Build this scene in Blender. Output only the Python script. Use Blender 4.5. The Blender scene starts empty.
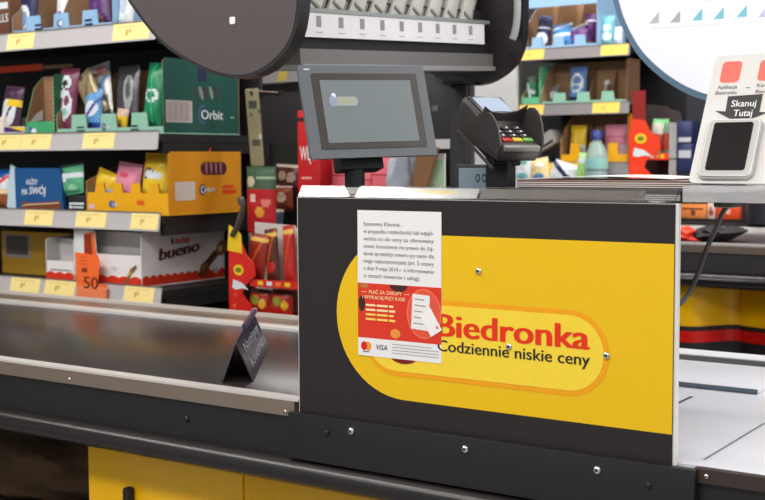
import bpy, bmesh, math, random
from mathutils import Vector as V, Matrix, noise as mnoise
random.seed(7)
scene = bpy.context.scene
COL = scene.collection

# ------------------------------------------------------------------ camera
FPX, YAW, PIT, ROL = 1215.0, 0.597, 0.0757, -0.0049
cs, sn = math.cos, math.sin
FW = V((-sn(YAW)*cs(PIT), cs(YAW)*cs(PIT), -sn(PIT)))
R0 = V((cs(YAW), sn(YAW), 0)); U0 = R0.cross(FW)
RT = R0*cs(ROL) + U0*sn(ROL); UP = U0*cs(ROL) - R0*sn(ROL)
CAM = V((0, -1.5, 1.235))
cd = bpy.data.cameras.new('camera'); cam = bpy.data.objects.new('camera', cd); COL.objects.link(cam)
cam.matrix_world = Matrix(((RT.x, UP.x, -FW.x, CAM.x), (RT.y, UP.y, -FW.y, CAM.y), (RT.z, UP.z, -FW.z, CAM.z), (0, 0, 0, 1)))
cd.sensor_width = 36; cd.lens = FPX/765*36; cd.clip_start = 0.05
cd.dof.use_dof = True; cd.dof.focus_distance = 1.85; cd.dof.aperture_fstop = 9.0
scene.camera = cam

# ------------------------------------------------------------------ world, lights, exposure
w = bpy.data.worlds.new('store_air'); scene.world = w; w.use_nodes = True
bgn = w.node_tree.nodes['Background']; bgn.inputs[0].default_value = (0.93, 0.96, 1.0, 1); bgn.inputs[1].default_value = 0.34
def area(name, loc, sx, sy, power, col=(1, 0.97, 0.93), aim=None):
    l = bpy.data.lights.new(name, 'AREA'); l.shape = 'RECTANGLE'; l.size = sx; l.size_y = sy; l.energy = power; l.color = col
    o = bpy.data.objects.new(name, l); COL.objects.link(o); o.location = loc
    if aim is not None: o.rotation_euler = (V(aim)-V(loc)).to_track_quat('-Z', 'Y').to_euler()
    return o
area('ceiling_and_fill_lamp', (-0.6, -1.7, 2.93), 4.5, 0.35, 62, aim=(-0.7, -0.9, 0))
area('ceiling_and_fill_lamp', (-1.0, 0.75, 2.93), 4.5, 0.30, 26)
area('ceiling_and_fill_lamp', (-3.1, -0.7, 2.93), 2.2, 0.30, 30, aim=(-2.7, 0.9, 1.1))  # added fill lamp, brightens the front of the left rack
area('ceiling_and_fill_lamp', (-1.4, 2.6, 2.93), 4.5, 0.30, 60, aim=(-1.4, 3.2, 0))
area('ceiling_and_fill_lamp', (1.4, 1.2, 2.93), 0.35, 4.0, 52, aim=(-0.6, 1.6, 0.3))
scene.view_settings.view_transform = 'Standard'; scene.view_settings.look = 'None'
scene.view_settings.gamma = 1; scene.view_settings.exposure = 0.43

# ------------------------------------------------------------------ helpers
def at(x, y, **k):
    r = FW*FPX + RT*(x-382.5) - UP*(y-250)
    (ax, val), = k.items(); i = 'XYZ'.index(ax)
    return CAM + r*((val-CAM[i])/r[i])
def atd(x, y, d):
    return CAM + (FW*FPX + RT*(x-382.5) - UP*(y-250))*(d/FPX)

def lin(c):
    return tuple((v/255/12.92 if v/255 <= 0.04045 else ((v/255+0.055)/1.055)**2.4) for v in c)
MC = {}
def mat(rgb, rough=0.5, metal=0.0, trans=0.0, var=0.06, scale=40, coat=0.0, emit=0.0, spec=0.5, bump=0.0, stretch=None):
    key = (rgb, rough, metal, trans, var, scale, coat, emit, spec, bump, stretch)
    if key in MC: return MC[key]
    m = bpy.data.materials.new('surface_%d_%d_%d' % rgb); m.use_nodes = True
    nt = m.node_tree; b = nt.nodes['Principled BSDF']; c = lin(rgb)
    b.inputs['Roughness'].default_value = rough; b.inputs['Metallic'].default_value = metal
    b.inputs['Specular IOR Level'].default_value = spec
    b.inputs['Transmission Weight'].default_value = trans; b.inputs['Coat Weight'].default_value = coat
    b.inputs['Base Color'].default_value = c+(1,)
    if trans: b.inputs['IOR'].default_value = 1.45
    if emit:
        b.inputs['Emission Color'].default_value = c+(1,); b.inputs['Emission Strength'].default_value = emit
    if var:
        tc = nt.nodes.new('ShaderNodeTexCoord'); n = nt.nodes.new('ShaderNodeTexNoise'); n.inputs['Scale'].default_value = scale
        n.inputs['Detail'].default_value = 4
        src = tc.outputs['Object']
        if stretch:
            mp = nt.nodes.new('ShaderNodeMapping'); mp.inputs['Scale'].default_value = stretch
            nt.links.new(src, mp.inputs[0]); src = mp.outputs[0]
        nt.links.new(src, n.inputs['Vector'])
        mx = nt.nodes.new('ShaderNodeMix'); mx.data_type = 'RGBA'
        nt.links.new(n.outputs['Fac'], mx.inputs['Factor'])
        mx.inputs[6].default_value = tuple(v*(1-var) for v in c)+(1,)
        mx.inputs[7].default_value = tuple(min(1, v*(1+var)) for v in c)+(1,)
        nt.links.new(mx.outputs[2], b.inputs['Base Color'])
        if bump:
            bp = nt.nodes.new('ShaderNodeBump'); bp.inputs['Strength'].default_value = bump; bp.inputs['Distance'].default_value = 0.002
            nt.links.new(n.outputs['Fac'], bp.inputs['Height']); nt.links.new(bp.outputs[0], b.inputs['Normal'])
    MC[key] = m
    return m

BLACK = mat((26, 23, 23), 0.45); BLACKM = mat((29, 27, 28), 0.38); SOFTBLACK = mat((22, 20, 21), 0.6)
PANELBLACK = mat((37, 30, 30), 0.35); YELLOW = mat((237, 190, 5), 0.38, var=0.03); HAZY = mat((246, 246, 248), 0.18, 0, 0.72, var=0.1); WHITE = mat((236, 236, 238), 0.45, var=0.02)
BODYYEL = mat((246, 186, 2), 0.33, var=0.03); STEEL = mat((214, 210, 206), 0.32, 0.25, stretch=(1, 40, 40)); STEELD = mat((156, 140, 126), 0.38, 0.7, stretch=(1, 60, 60))
CHROME = mat((225, 225, 225), 0.2, 1.0); CLEAR = mat((250, 252, 252), 0.06, 0, 1.0, var=0)
BROWN = mat((150, 112, 78), 0.8); DKBROWN = mat((110, 80, 58), 0.8); RED = mat((216, 34, 22), 0.4); ORANGE = mat((246, 120, 40), 0.5)
RAIL = mat((186, 182, 184), 0.4); TAGY = mat((252, 228, 150), 0.5); DARK = mat((30, 28, 31), 0.7); PAPER = mat((238, 236, 234), 0.6, var=0.02)
GREYTXT = mat((70, 68, 68), 0.6, var=0); INK = mat((28, 26, 26), 0.5, var=0)

def newell(p):
    n = V((0, 0, 0))
    for i in range(len(p)):
        a, b = p[i], p[(i+1) % len(p)]
        n += V(((a.y-b.y)*(a.z+b.z), (a.z-b.z)*(a.x+b.x), (a.x-b.x)*(a.y+b.y)))
    return n
I4 = Matrix.Identity(4)
def frame(o, r, u):
    r = V(r).normalized(); u = V(u).normalized(); n = r.cross(u)
    return Matrix(((r.x, u.x, n.x, o[0]), (r.y, u.y, n.y, o[1]), (r.z, u.z, n.z, o[2]), (0, 0, 0, 1)))
def FRONT(x, y, z): return frame((x, y, z), (1, 0, 0), (0, 0, 1))      # local z points to the customers (-Y)
def SIDE(x, y, z): return frame((x, y, z), (0, 1, 0), (0, 0, 1))       # local z points to +X
def TOP(x, y, z): return frame((x, y, z), (1, 0, 0), (0, 1, 0))

class MB:
    def __init__(s, F=None): s.v = []; s.f = []; s.m = []; s.sm = []; s.mats = []; s.F = F or I4
    def mi(s, m):
        if m not in s.mats: s.mats.append(m)
        return s.mats.index(m)
    def add(s, verts, faces, m, smooth=False, F=None):
        F = s.F if F is None else F; o = len(s.v); k = s.mi(m)
        s.v += [F @ V(p) for p in verts]
        for f in faces: s.f.append([o+i for i in f]); s.m.append(k); s.sm.append(smooth)
        return s
    def box(s, x0, x1, y0, y1, z0, z1, m, bev=0.0, F=None, seg=2):
        if bev:
            bm = bmesh.new(); bmesh.ops.create_cube(bm, size=1)
            for q in bm.verts: q.co = V(((x0+x1)/2+q.co.x*(x1-x0), (y0+y1)/2+q.co.y*(y1-y0), (z0+z1)/2+q.co.z*(z1-z0)))
            bmesh.ops.bevel(bm, geom=bm.edges[:], offset=bev, segments=seg, affect='EDGES', profile=0.5)
            bm.verts.index_update(); vs = [q.co.copy() for q in bm.verts]; fs = [[q.index for q in f.verts] for f in bm.faces]; bm.free()
            return s.add(vs, fs, m, True, F)
        vs = [(x, y, z) for x in (x0, x1) for y in (y0, y1) for z in (z0, z1)]
        return s.add(vs, [(0, 1, 3, 2), (4, 6, 7, 5), (0, 4, 5, 1), (2, 3, 7, 6), (0, 2, 6, 4), (1, 5, 7, 3)], m, False, F)
    def poly(s, pts, z0, z1, m, F=None, smooth=False):            # outline in local xy, extruded in local z
        a = sum(pts[i][0]*pts[(i+1) % len(pts)][1]-pts[(i+1) % len(pts)][0]*pts[i][1] for i in range(len(pts)))
        if a < 0: pts = pts[::-1]
        n = len(pts); vs = [(p[0], p[1], z0) for p in pts]+[(p[0], p[1], z1) for p in pts]
        fs = [tuple(range(n))[::-1], tuple(range(n, 2*n))]
        s.add(vs, fs, m, False, F)
        return s.add(vs, [(i, (i+1) % n, n+(i+1) % n, n+i) for i in range(n)], m, smooth, F)
    def flat(s, pts, z, m, F=None):
        a = sum(pts[i][0]*pts[(i+1) % len(pts)][1]-pts[(i+1) % len(pts)][0]*pts[i][1] for i in range(len(pts)))
        if a < 0: pts = pts[::-1]
        return s.add([(p[0], p[1], z) for p in pts], [tuple(range(len(pts)))], m, False, F)
    def rect(s, x0, x1, y0, y1, z, m, F=None): return s.flat([(x0, y0), (x1, y0), (x1, y1), (x0, y1)], z, m, F)
    def cyl(s, p0, p1, r, m, seg=20, r2=None, F=None, caps=True):
        p0, p1 = V(p0), V(p1); r2 = r if r2 is None else r2; d = (p1-p0).normalized()
        a = d.orthogonal().normalized(); b = d.cross(a)
        vs = [p0+(a*cs(t)+b*sn(t))*r for t in (i*2*math.pi/seg for i in range(seg))]+[p1+(a*cs(t)+b*sn(t))*r2 for t in (i*2*math.pi/seg for i in range(seg))]
        s.add(vs, [(i, (i+1) % seg, seg+(i+1) % seg, seg+i) for i in range(seg)], m, True, F)
        if caps: s.add(vs, [tuple(range(seg))[::-1], tuple(range(seg, 2*seg))], m, False, F)
        return s
    def tube(s, pts, r, m, seg=10, F=None):
        pts = [V(p) for p in pts]; vs = []; fs = []; n = len(pts); a = None
        for i, p in enumerate(pts):
            d = (pts[min(i+1, n-1)]-pts[max(i-1, 0)]).normalized()
            a = (d.orthogonal() if a is None else a-d*a.dot(d)).normalized(); b = d.cross(a)
            rr = r[i] if isinstance(r, (list, tuple)) else r
            vs += [p+(a*cs(t)+b*sn(t))*rr for t in (k*2*math.pi/seg for k in range(seg))]
        for i in range(n-1):
            fs += [(i*seg+k, i*seg+(k+1) % seg, (i+1)*seg+(k+1) % seg, (i+1)*seg+k) for k in range(seg)]
        fs += [tuple(range(seg))[::-1], tuple(range((n-1)*seg, n*seg))]
        return s.add(vs, fs, m, True, F)
    def lathe(s, prof, m, seg=24, F=None):                        # profile (radius, height), axis local z
        vs = []; fs = []; n = len(prof)
        for r, z in prof: vs += [(r*cs(k*2*math.pi/seg), r*sn(k*2*math.pi/seg), z) for k in range(seg)]
        for i in range(n-1): fs += [(i*seg+k, i*seg+(k+1) % seg, (i+1)*seg+(k+1) % seg, (i+1)*seg+k) for k in range(seg)]
        fs += [tuple(range(seg))[::-1], tuple(range((n-1)*seg, n*seg))]
        return s.add(vs, fs, m, True, F)
    def ell(s, cx, cy, rx, ry, z, m, F=None, seg=28, rot=0):
        pts = [(cx+rx*cs(t)*cs(rot)-ry*sn(t)*sn(rot), cy+rx*cs(t)*sn(rot)+ry*sn(t)*cs(rot)) for t in (i*2*math.pi/seg for i in range(seg))]
        return s.flat(pts, z, m, F)
    def text(s, body, x0, y0, wid, cap, m, F=None, bold=0.0, z=0.0004, shear=0.0):
        if bold:
            for i, dx in enumerate((-1, 1, 0)): s.text(body, x0+bold*cap*0.5*(1+dx), y0, wid-bold*cap, cap, m, F, 0, z+i*0.00004, shear)
            return s
        vs, fs = text_mesh(body, bold); xs = [p[0] for p in vs]; a, b = min(xs), max(xs)
        k = wid/(b-a); ky = cap/0.7
        return s.add([(x0+(p[0]-a)*k+shear*p[1]*ky, y0+p[1]*ky, z) for p in vs], fs, m, False, F)
    def build(s, name, parent=None, label=None, cat=None, group=None, kind=None):
        me = bpy.data.meshes.new(name); o = bpy.data.objects.new(name, me)
        if parent is not None:
            off = V((0, 0, 0)); p = parent
            while p: off += p.location; p = p.parent
        else:
            xs = [p.x for p in s.v]; ys = [p.y for p in s.v]; off = V(((min(xs)+max(xs))/2, (min(ys)+max(ys))/2, min(p.z for p in s.v)))
            o.location = off
        me.from_pydata([p-off for p in s.v], [], s.f)
        for m in s.mats: me.materials.append(m)
        me.polygons.foreach_set('material_index', s.m); me.polygons.foreach_set('use_smooth', s.sm); me.update()
        if any(s.sm): me.set_sharp_from_angle(angle=math.radians(42))
        COL.objects.link(o)
        if parent is not None: o.parent = parent
        tag(o, label, cat, group, kind)
        return o
TC = {}
def text_mesh(body, bold):
    if (body, bold) in TC: return TC[(body, bold)]
    c = bpy.data.curves.new('lettering', 'FONT'); c.body = body; c.size = 1; c.offset = bold; c.resolution_u = 3
    o = bpy.data.objects.new('lettering', c); COL.objects.link(o)
    dg = bpy.context.evaluated_depsgraph_get(); dg.update()
    me = bpy.data.meshes.new_from_object(o.evaluated_get(dg))
    r = ([tuple(v.co) for v in me.vertices], [tuple(p.vertices) for p in me.polygons])
    bpy.data.objects.remove(o); bpy.data.curves.remove(c); bpy.data.meshes.remove(me)
    TC[(body, bold)] = r
    return r
def tag(o, label=None, cat=None, group=None, kind=None):
    for k, v in (('label', label), ('category', cat), ('group', group), ('kind', kind)):
        if v: o[k] = v
def thing(name, label, cat, loc, group=None):
    o = bpy.data.objects.new(name, None); o.empty_display_size = 0.05; COL.objects.link(o); o.location = loc
    tag(o, label, cat, group); return o
def copy_thing(o, parent=None):
    kids = [c for c in o.children]; c = o.copy(); COL.objects.link(c); c.parent = parent
    for k in kids: copy_thing(k, c)
    return c
def rrect(x0, x1, y0, y1, r, n=6):
    pts = []
    for cx, cy, a in ((x1-r, y0+r, -90), (x1-r, y1-r, 0), (x0+r, y1-r, 90), (x0+r, y0+r, 180)):
        pts += [(cx+r*cs(math.radians(a+90*i/n)), cy+r*sn(math.radians(a+90*i/n))) for i in range(n+1)]
    return pts
def bolt(F, x, y, parent, r=0.0062, name='bolt', m=CHROME, lab=None):
    b = MB(F); FF = F @ Matrix.Translation((x, y, 0))
    b.lathe([(r, 0), (r, r*0.25), (r*0.85, r*0.6), (r*0.5, r*0.8), (r*0.42, r*0.8)], m, 18, FF)
    b.poly([(r*0.4*cs(i*math.pi/3), r*0.4*sn(i*math.pi/3)) for i in range(6)], r*0.55, r*0.82, SOFTBLACK, FF)
    return b.build(name, parent, lab)

# ------------------------------------------------------------------ the setting
def structure(name, mb): return mb.build(name, kind='structure')
b = MB(); b.box(-6, 3, -3.2, 6.6, -0.1, 0, mat((150, 148, 146), 0.35, scale=6)); structure('floor', b)
b = MB(); b.box(-6, 3, 6.6, 6.7, 0, 3, mat((120, 116, 114), 0.8)); structure('wall_back', b)
b = MB(); b.box(-6.1, -6, -3.2, 6.7, 0, 3, mat((130, 128, 126), 0.8)); structure('wall_left', b)
b = MB(); b.box(-6, 3, -3.2, 6.6, 3.0, 3.1, mat((225, 225, 225), 0.9)); structure('ceiling', b)

# ------------------------------------------------------------------ own checkout
XL, XR = -3.4, 0.45
PX0, PX1, PZ0, PZ1 = -1.18, -0.565, 0.833, 1.1735
ck = thing('checkout_counter', 'checkout counter with black conveyor belt, yellow base and yellow and black front screen', 'checkout counter', (-1.2, 0.4, 0))
BELT = mat((46, 38, 36), 0.27, var=0.18, scale=9, spec=0.6, stretch=(0.6, 5, 1))
b = MB(); b.box(XL, -1.06, 0.028, 0.612, 0.80, 0.85, BELT, 0.004); b.build('conveyor_belt', ck, 'dark rubber conveyor belt')
b = MB(); b.box(XL, -1.183, 0.0, 0.026, 0.849, 0.853, STEEL); b.box(XL, -1.19, -0.0015, 0.026, 0.8245, 0.849, STEELD); rim = b.build('front_rim', ck, 'brushed metal rim along the belt front')
F = FRONT(0, -0.0015, 0)
for px, py in ((70, 379), (286, 411.5)):
    p = at(px, py, Y=0); bolt(F, p.x, p.z, rim, 0.0032, 'screw')
b = MB(); b.box(XL, -1.06, 0.615, 0.655, 0.80, 0.856, STEEL, 0.002); b.box(XL, -1.06, 0.655, 0.80, 0.80, 0.845, STEELD); b.box(XL, -1.06, 0.80, 0.815, 0.80, 0.853, STEEL)
b.build('rear_rim', ck, 'metal rail along the far side of the belt')
b = MB(); b.box(XL, XR, 0.004, 0.02, 0.720, 0.8245, BLACKM); fas = b.build('side_fascia', ck, 'black side plate under the rim')
p = at(187, 419, Y=0.004); bolt(FRONT(0, 0.004, 0), p.x, p.z, fas, 0.005, 'screw', BLACK)
b = MB(); prof = [(0.02, 0.758)]+[(0.004-0.03*sn(t)**0.8, 0.737+0.021*cs(t)) for t in [i*math.pi/10 for i in range(0, 11)]]+[(0.02, 0.716)]
b.poly(prof, XL, XR, mat((30, 26, 26), 0.3, var=0.1), frame((0, 0, 0), (0, 1, 0), (0, 0, 1)), True); b.build('bumper', ck, 'black rounded bumper strip')
p88 = at(88, 470, Y=0.05).x; p243 = at(243, 480, Y=0.05).x
b = MB(); b.box(p88, p243-0.0015, 0.05, 0.60, 0.08, 0.716, BODYYEL, 0.003); cab = b.build('base_cabinet', ck, 'yellow base panel under the belt')
p = at(132.5, 493, Y=0.05)
b = MB(); b.box(p.x-0.008, p.x+0.008, 0.030, 0.05, p.z-0.11, p.z+0.014, SOFTBLACK, 0.006); b.build('handle', cab, 'black upright handle')
b = MB(); b.box(p243+0.0015, XR, 0.05, 0.60, 0.08, 0.716, BODYYEL, 0.003); b.build('base_cabinet', ck)
b = MB(); b.box(XL, XR, 0.08, 0.62, 0, 0.08, SOFTBLACK); b.box(XL, p88-0.02, 0.58, 0.62, 0.08, 0.80, SOFTBLACK); b.box(XL, XL+0.05, 0.05, 0.58, 0.08, 0.716, BODYYEL)
b.box(XL, XR, 0.62, 0.80, 0.0, 0.80, SOFTBLACK); b.build('plinth', ck)
b = MB(); b.box(XL+0.05, p88-0.002, 0.06, 0.58, 0.50, 0.52, SOFTBLACK); b.build('undershelf', ck)
b = MB(); b.box(-1.06, XR, 0.60, 0.615, 0.1, 0.80, SOFTBLACK); b.build('rear_plate', ck)
# packing side
PT = mat((228, 229, 236), 0.3, var=0.02, scale=12)
b = MB(); b.box(-1.05, XR, 0.012, 0.75, 0.815, 0.835, PT); pk = b.build('packing_top', ck, 'white packing surface')
b = MB(F=TOP(0, 0, 0.835)); b.rect(-0.5395, -0.536, 0.043, 0.31, 0.0005, mat((120, 124, 134), 0.4)); b.build('seam', pk, 'thin grey seam in the white top'); b = MB(F=TOP(0, 0, 0.835)); b.rect(-0.703, -0.697, 0.36, 0.447, 0.0005, mat((80, 82, 84), 0.3)); b.build('seam', pk, 'short dark seam in the white top')
b = MB(); b.box(-1.05, -0.614, 0.522, 0.742, 0.836, 0.8445, PT, 0.001); b.box(-1.05, -0.6135, 0.5205, 0.5222, 0.8362, 0.8436, mat((96, 112, 124), 0.3)); b.build('raised_plate', ck, 'pale raised plate with blue-grey edge')
b = MB(); b.box(-1.05, XR, 0.751, 0.858, 0.80, 0.8346, SOFTBLACK); b.build('black_groove', ck)
b = MB(); b.box(-1.05, XR, 0.859, 0.925, 0.815, 0.8365, PT); b.box(-1.05, XR, 0.80, 0.91, 0.0, 0.80, SOFTBLACK); b.build('rear_ledge', ck)
b = MB(); b.box(-0.535, XR, -0.002, 0.012, 0.8165, 0.8345, mat((74, 62, 58), 0.35, 0.5)); rr = b.build('packing_rim', ck, 'dark brown metal rim by the white top')
p = at(707, 476, Y=0); bolt(FRONT(0, -0.002, 0), p.x, p.z, rr, 0.0034, 'screw')
b = MB(); b.box(-0.53, XR, 0.0035, 0.012, 0.70, 0.8165, BLACK); b.build('end_fascia', ck)
# front screen panel
b = MB(); b.box(PX0-0.002, PX1+0.004, 0.0015, 0.010, PZ0, PZ1+0.001, mat((232, 230, 226), 0.3)); b.box(PX0, PX1, 0.0, 0.0016, PZ0, PZ1, PANELBLACK)
pan = b.build('screen_panel', ck, 'black front panel edged in white acrylic')
F = FRONT(0, 0, 0)
def pp(x, y): q = at(x, y, Y=0); return (q.x, q.z)
yt, yb = 1.1122, 0.8785; lx = pp(337, 315)[0]
yt1 = pp(672, 243.6)[1]; yt = (pp(445, 236)[1]+yt1)/2; yb = pp(671, 434.5)[1]
rad = (yt-yb)/2; cxx = lx+rad; n = 28
out = [(PX1-0.0005, yb), (PX1-0.0005, yt)]+[(cxx-rad*sn(t), (yt+yb)/2+rad*cs(t)) for t in [i*math.pi/n for i in range(n+1)]]
b = MB(F); b.flat(out, 0.0006, YELLOW); gr = b.build('yellow_field', pan, 'yellow round-ended field')
pr = pp(609.5, 355); t1 = pp(520, 306); t2 = pp(520, 390); hr = (t1[1]-t2[1])/2; cy = (t1[1]+t2[1])/2
def pill(xl, xr, cy, r): return [(xr-r+r*sn(t), cy-r*cs(t)) for t in [i*math.pi/20 for i in range(21)]]+[(xl+r-r*sn(t), cy+r*cs(t)) for t in [i*math.pi/20 for i in range(21)]]
b = MB(F); b.flat(pill(-1.055, pr[0], cy, hr), 0.0010, mat((244, 164, 8), 0.38)); b.flat(pill(-1.049, pr[0]-0.0075, cy, hr-0.0072), 0.0013, mat((248, 214, 58), 0.38))
q = pp(404, 356); b.ell(q[0], q[1]+0.002, 0.026, 0.014, 0.0016, mat((120, 16, 12), 0.4)); b.build('name_pill', pan, 'pale yellow pill with orange outline')
a0 = pp(437.5, 334.5); a1 = pp(590.5, 351)
b = MB(F); b.text('Biedronka', a0[0], (a0[1]+a1[1])/2+0.0003, a1[0]-a0[0], 0.0335, mat((232, 48, 10), 0.4, var=0), bold=0.11, z=0.0018); b.build('lettering', pan, 'big red name letters')
a0 = pp(438, 353.5); a1 = pp(590.5, 366)
b = MB(F); b.text('Codziennie niskie ceny', a0[0], (a0[1]+a1[1])/2+0.0025, a1[0]-a0[0], 0.0165, INK, bold=0.05, z=0.0018); b.build('lettering', pan, 'small black slogan letters')
for px, py in ((479, 271), (509.5, 346.5), (607, 355.5)): q = pp(px, py); bolt(F, q[0], q[1], pan, 0.0052)
# kick rail
b = MB(); b.box(-1.195, -0.53, -0.012, 0.0, 0.760, PZ0+0.001, BLACKM, 0.0012); kr = b.build('kick_rail', ck, 'black mounting rail below the panel')
F = FRONT(0, -0.012, 0)
for px, py in ((351.5, 431), (465.5, 449), (597.5, 470)): q = at(px, py, Y=-0.012); bolt(F, q.x, q.z, kr, 0.0058)
for px, py in ((327, 432.5), (649, 485.5)): q = at(px, py, Y=-0.012); bolt(F, q.x, q.z, kr, 0.0045, 'screw', BLACK)
# counter top behind the panel and its acrylic ledge
b = MB(TOP(0, 0, 0)); b.poly([(-1.15, 0.012), (-0.575, 0.012), (-0.80, 0.42), (-1.15, 0.42)], 1.150, 1.168, mat((40, 37, 38), 0.3)); ct = b.build('top_board', ck, 'dark board behind the panel'); 
b = MB(); b.box(-1.14, -1.08, 0.05, 0.40, 0.853, 1.150, SOFTBLACK); b.build('support_wall', ct)
F = frame((0, 0.0, PZ1+0.002), (1, 0, 0), (0, 0.55, 0.83))
b = MB(F); b.box(-1.180, -0.566, 0.0, 0.0205, -0.0018, 0.0, CLEAR); led = b.build('acrylic_ledge', ck, 'clear acrylic label ledge')
LB = mat((200, 196, 192), 0.5)
b = MB(F); b.box(-1.172, -0.86, 0.003, 0.0185, -0.0030, -0.0022, LB); b.box(-0.855, -0.61, 0.003, 0.0185, -0.0030, -0.0022, mat((120, 110, 106), 0.5))
b.rect(-1.04, -0.90, 0.009, 0.015, -0.0019, mat((226, 200, 110), 0.5)); b.rect(-1.165, -1.01, 0.004, 0.007, -0.0019, mat((150, 80, 70), 0.5)); b.build('label_strip', led, 'paper label strip')
b = MB(); b.box(-0.560, -0.33, 0.012, 0.0155, 1.1765, 1.198, HAZY); b.box(-0.560, -0.33, 0.0157, 0.20, 1.190, 1.194, HAZY); b.build('acrylic_shelf', ck, 'clear acrylic side shelf')
b = MB(); b.box(-0.566, -0.5605, 0.02, 0.19, 1.176, 1.1898, CLEAR); b.build('shelf_bracket', ck, 'clear bracket')

# crumpled cardboard under the belt
def lump(mb, c, rx, ry, rz, m, seed=0, amp=0.3, n=18, freq=2.2, flat=True):
    vs = []; fs = []
    for i in range(n+1):
        for j in range(2*n):
            th = math.pi*i/n; ph = math.pi*j/n
            d = V((sn(th)*cs(ph), sn(th)*sn(ph), cs(th)))
            k = 1+amp*mnoise.noise(d*freq+V((seed, seed*2.1, 0)))+amp*0.4*mnoise.noise(d*freq*3+V((seed, 5, 0)))
            z = d.z*rz*k
            if flat: z = max(z, -rz*0.55)
            vs.append((c[0]+d.x*rx*k, c[1]+d.y*ry*k, c[2]+z))
    for i in range(n):
        for j in range(2*n): fs.append((i*2*n+j, (i+1)*2*n+j, (i+1)*2*n+(j+1) % (2*n), i*2*n+(j+1) % (2*n)))
    return mb.add(vs, fs, m, True)
b = MB(); lump(b, (-2.02, 0.30, 0.575), 0.26, 0.17, 0.10, mat((84, 62, 38), 0.85, bump=0.4), 3, 0.22, 30)
b.build('paper_sack', label='crumpled brown paper sack on the shelf under the belt', cat='paper sack')

# ------------------------------------------------------------------ poster
PXa, PXb, Pt, Pb = -1.064, -0.9155, 1.1565, 0.9355
pz = -0.0012
po = thing('notice_poster', 'white and red notice sheet in a clear sleeve stuck to the black panel', 'poster', (-0.99, pz, Pb))
F = FRONT(PXa, pz, Pb); W_, H_ = PXb-PXa, Pt-Pb
b = MB(F); b.box(0, W_, 0, H_, -0.0004, 0.0006, PAPER); b.build('sheet', po)
lines = ['Szanowny Kliencie,', 'w przypadku rozbieżności lub wątpli-', 'wości co do ceny za oferowany', 'towar konsument ma prawo do żą-', 'dania sprzedaży towaru po cenie dla', 'niego najkorzystniejszej (art. 5 ustawy', 'z dnia 9 maja 2014 r. o informowaniu', 'o cenach towarów i usług).']
b = MB(F)
for i, s in enumerate(lines):
    wd = W_*0.84*(1, 1, 1, 1, 1, 1, 1, 1)[i]
    if i == 0: wd = W_*0.45
    if i == 7: wd = W_*0.68
    b.text(s, W_*0.075, H_*0.895-i*H_*0.0505, wd, 0.0060, GREYTXT, z=0.0009)
b.build('printed_text', po, 'grey printed paragraph')
REDP = mat((222, 52, 30), 0.45, var=0.05, scale=30)
b = MB(F); r0, r1 = H_*0.125, H_*0.502
b.rect(0, W_, r0, r1, 0.0008, REDP)
dk = mat((60, 30, 20), 0.5); gl = mat((250, 150, 90), 0.5)
b.flat([(W_*0.50+0.016*math.cos(-k*math.pi/14), r1-0.0005+0.010*math.sin(-k*math.pi/14)) for k in range(15)], 0.0010, dk); b.ell(W_*0.08, r1-0.004, 0.008, 0.0036, 0.0010, mat((190, 120, 50), 0.5)); b.ell(W_*0.46, r0+0.010, 0.009, 0.007, 0.0010, mat((240, 150, 60), 0.5)); b.ell(W_*0.05, H_*0.36, 0.006, 0.012, 0.0010, dk)
b.ell(W_*0.80, H_*0.32, 0.030, 0.037, 0.0010, mat((244, 120, 84), 0.5)); b.ell(W_*0.80, H_*0.32, 0.028, 0.035, 0.0011, mat((228, 84, 56), 0.5))
b.build('red_advert', po, 'red advertisement half')
b = MB(F); FF = F @ Matrix.Translation((W_*0.76, H_*0.33, 0)) @ Matrix.Rotation(math.radians(-3), 4, 'Z')
b.rect(-0.015, 0.015, -0.026, 0.026, 0.0013, PAPER, FF)
for k in range(5): b.rect(-0.011, 0.006+0.003*(k % 2), 0.018-k*0.009, 0.0195-k*0.009, 0.0015, mat((150, 140, 136), 0.6), FF)
FF = F @ Matrix.Translation((W_*0.88, H_*0.27, 0)) @ Matrix.Rotation(math.radians(32), 4, 'Z'); b.rect(-0.011, 0.011, -0.019, 0.019, 0.0017, mat((246, 240, 238), 0.5), FF); b.rect(0.004, 0.007, -0.014, -0.010, 0.0019, RED, FF)
b.build('receipt_picture', po, 'pictures of a receipt and a bank card')
CRE = mat((255, 226, 170), 0.5, var=0)
b = MB(F); b.text('PŁAĆ ZA ZAKUPY', W_*0.14, H_*0.432, W_*0.40, 0.0054, CRE, bold=0.03, z=0.0012); b.text('I WYPŁACAJ PRZY KASIE', W_*0.06, H_*0.395, W_*0.52, 0.0054, CRE, bold=0.03, z=0.0012)
b.rect(W_*0.05, W_*0.11, H_*0.44, H_*0.444, 0.0012, CRE); b.rect(W_*0.57, W_*0.63, H_*0.44, H_*0.444, 0.0012, CRE)
for k in range(4):
    for s0, s1 in ((0.10, 0.22), (0.235, 0.37), (0.385, 0.44+0.02*(k % 2))): b.rect(W_*s0, W_*s1, H_*(0.345-k*0.032), H_*(0.359-k*0.032), 0.0012, CRE if k < 2 else mat((255, 216, 96), 0.5, var=0))
b.build('advert_text', po, 'pale capital letters')
b = MB(F); b.ell(W_*0.075, H_*0.068, 0.0058, 0.0068, 0.0009, mat((214, 30, 36), 0.5)); b.ell(W_*0.125, H_*0.068, 0.0058, 0.0068, 0.0008, mat((245, 156, 30), 0.5)); b.rect(W_*0.06, W_*0.14, H_*0.026, H_*0.032, 0.0009, GREYTXT); b.build('card_emblem', po, 'red and orange overlapping circles')
b = MB(F); b.text('VISA', W_*0.215, H_*0.05, W_*0.145, 0.0078, mat((34, 44, 96), 0.5, var=0), bold=0.02, z=0.0009, shear=0.2); b.build('card_name', po, 'dark blue letters')
b = MB(F)
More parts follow.
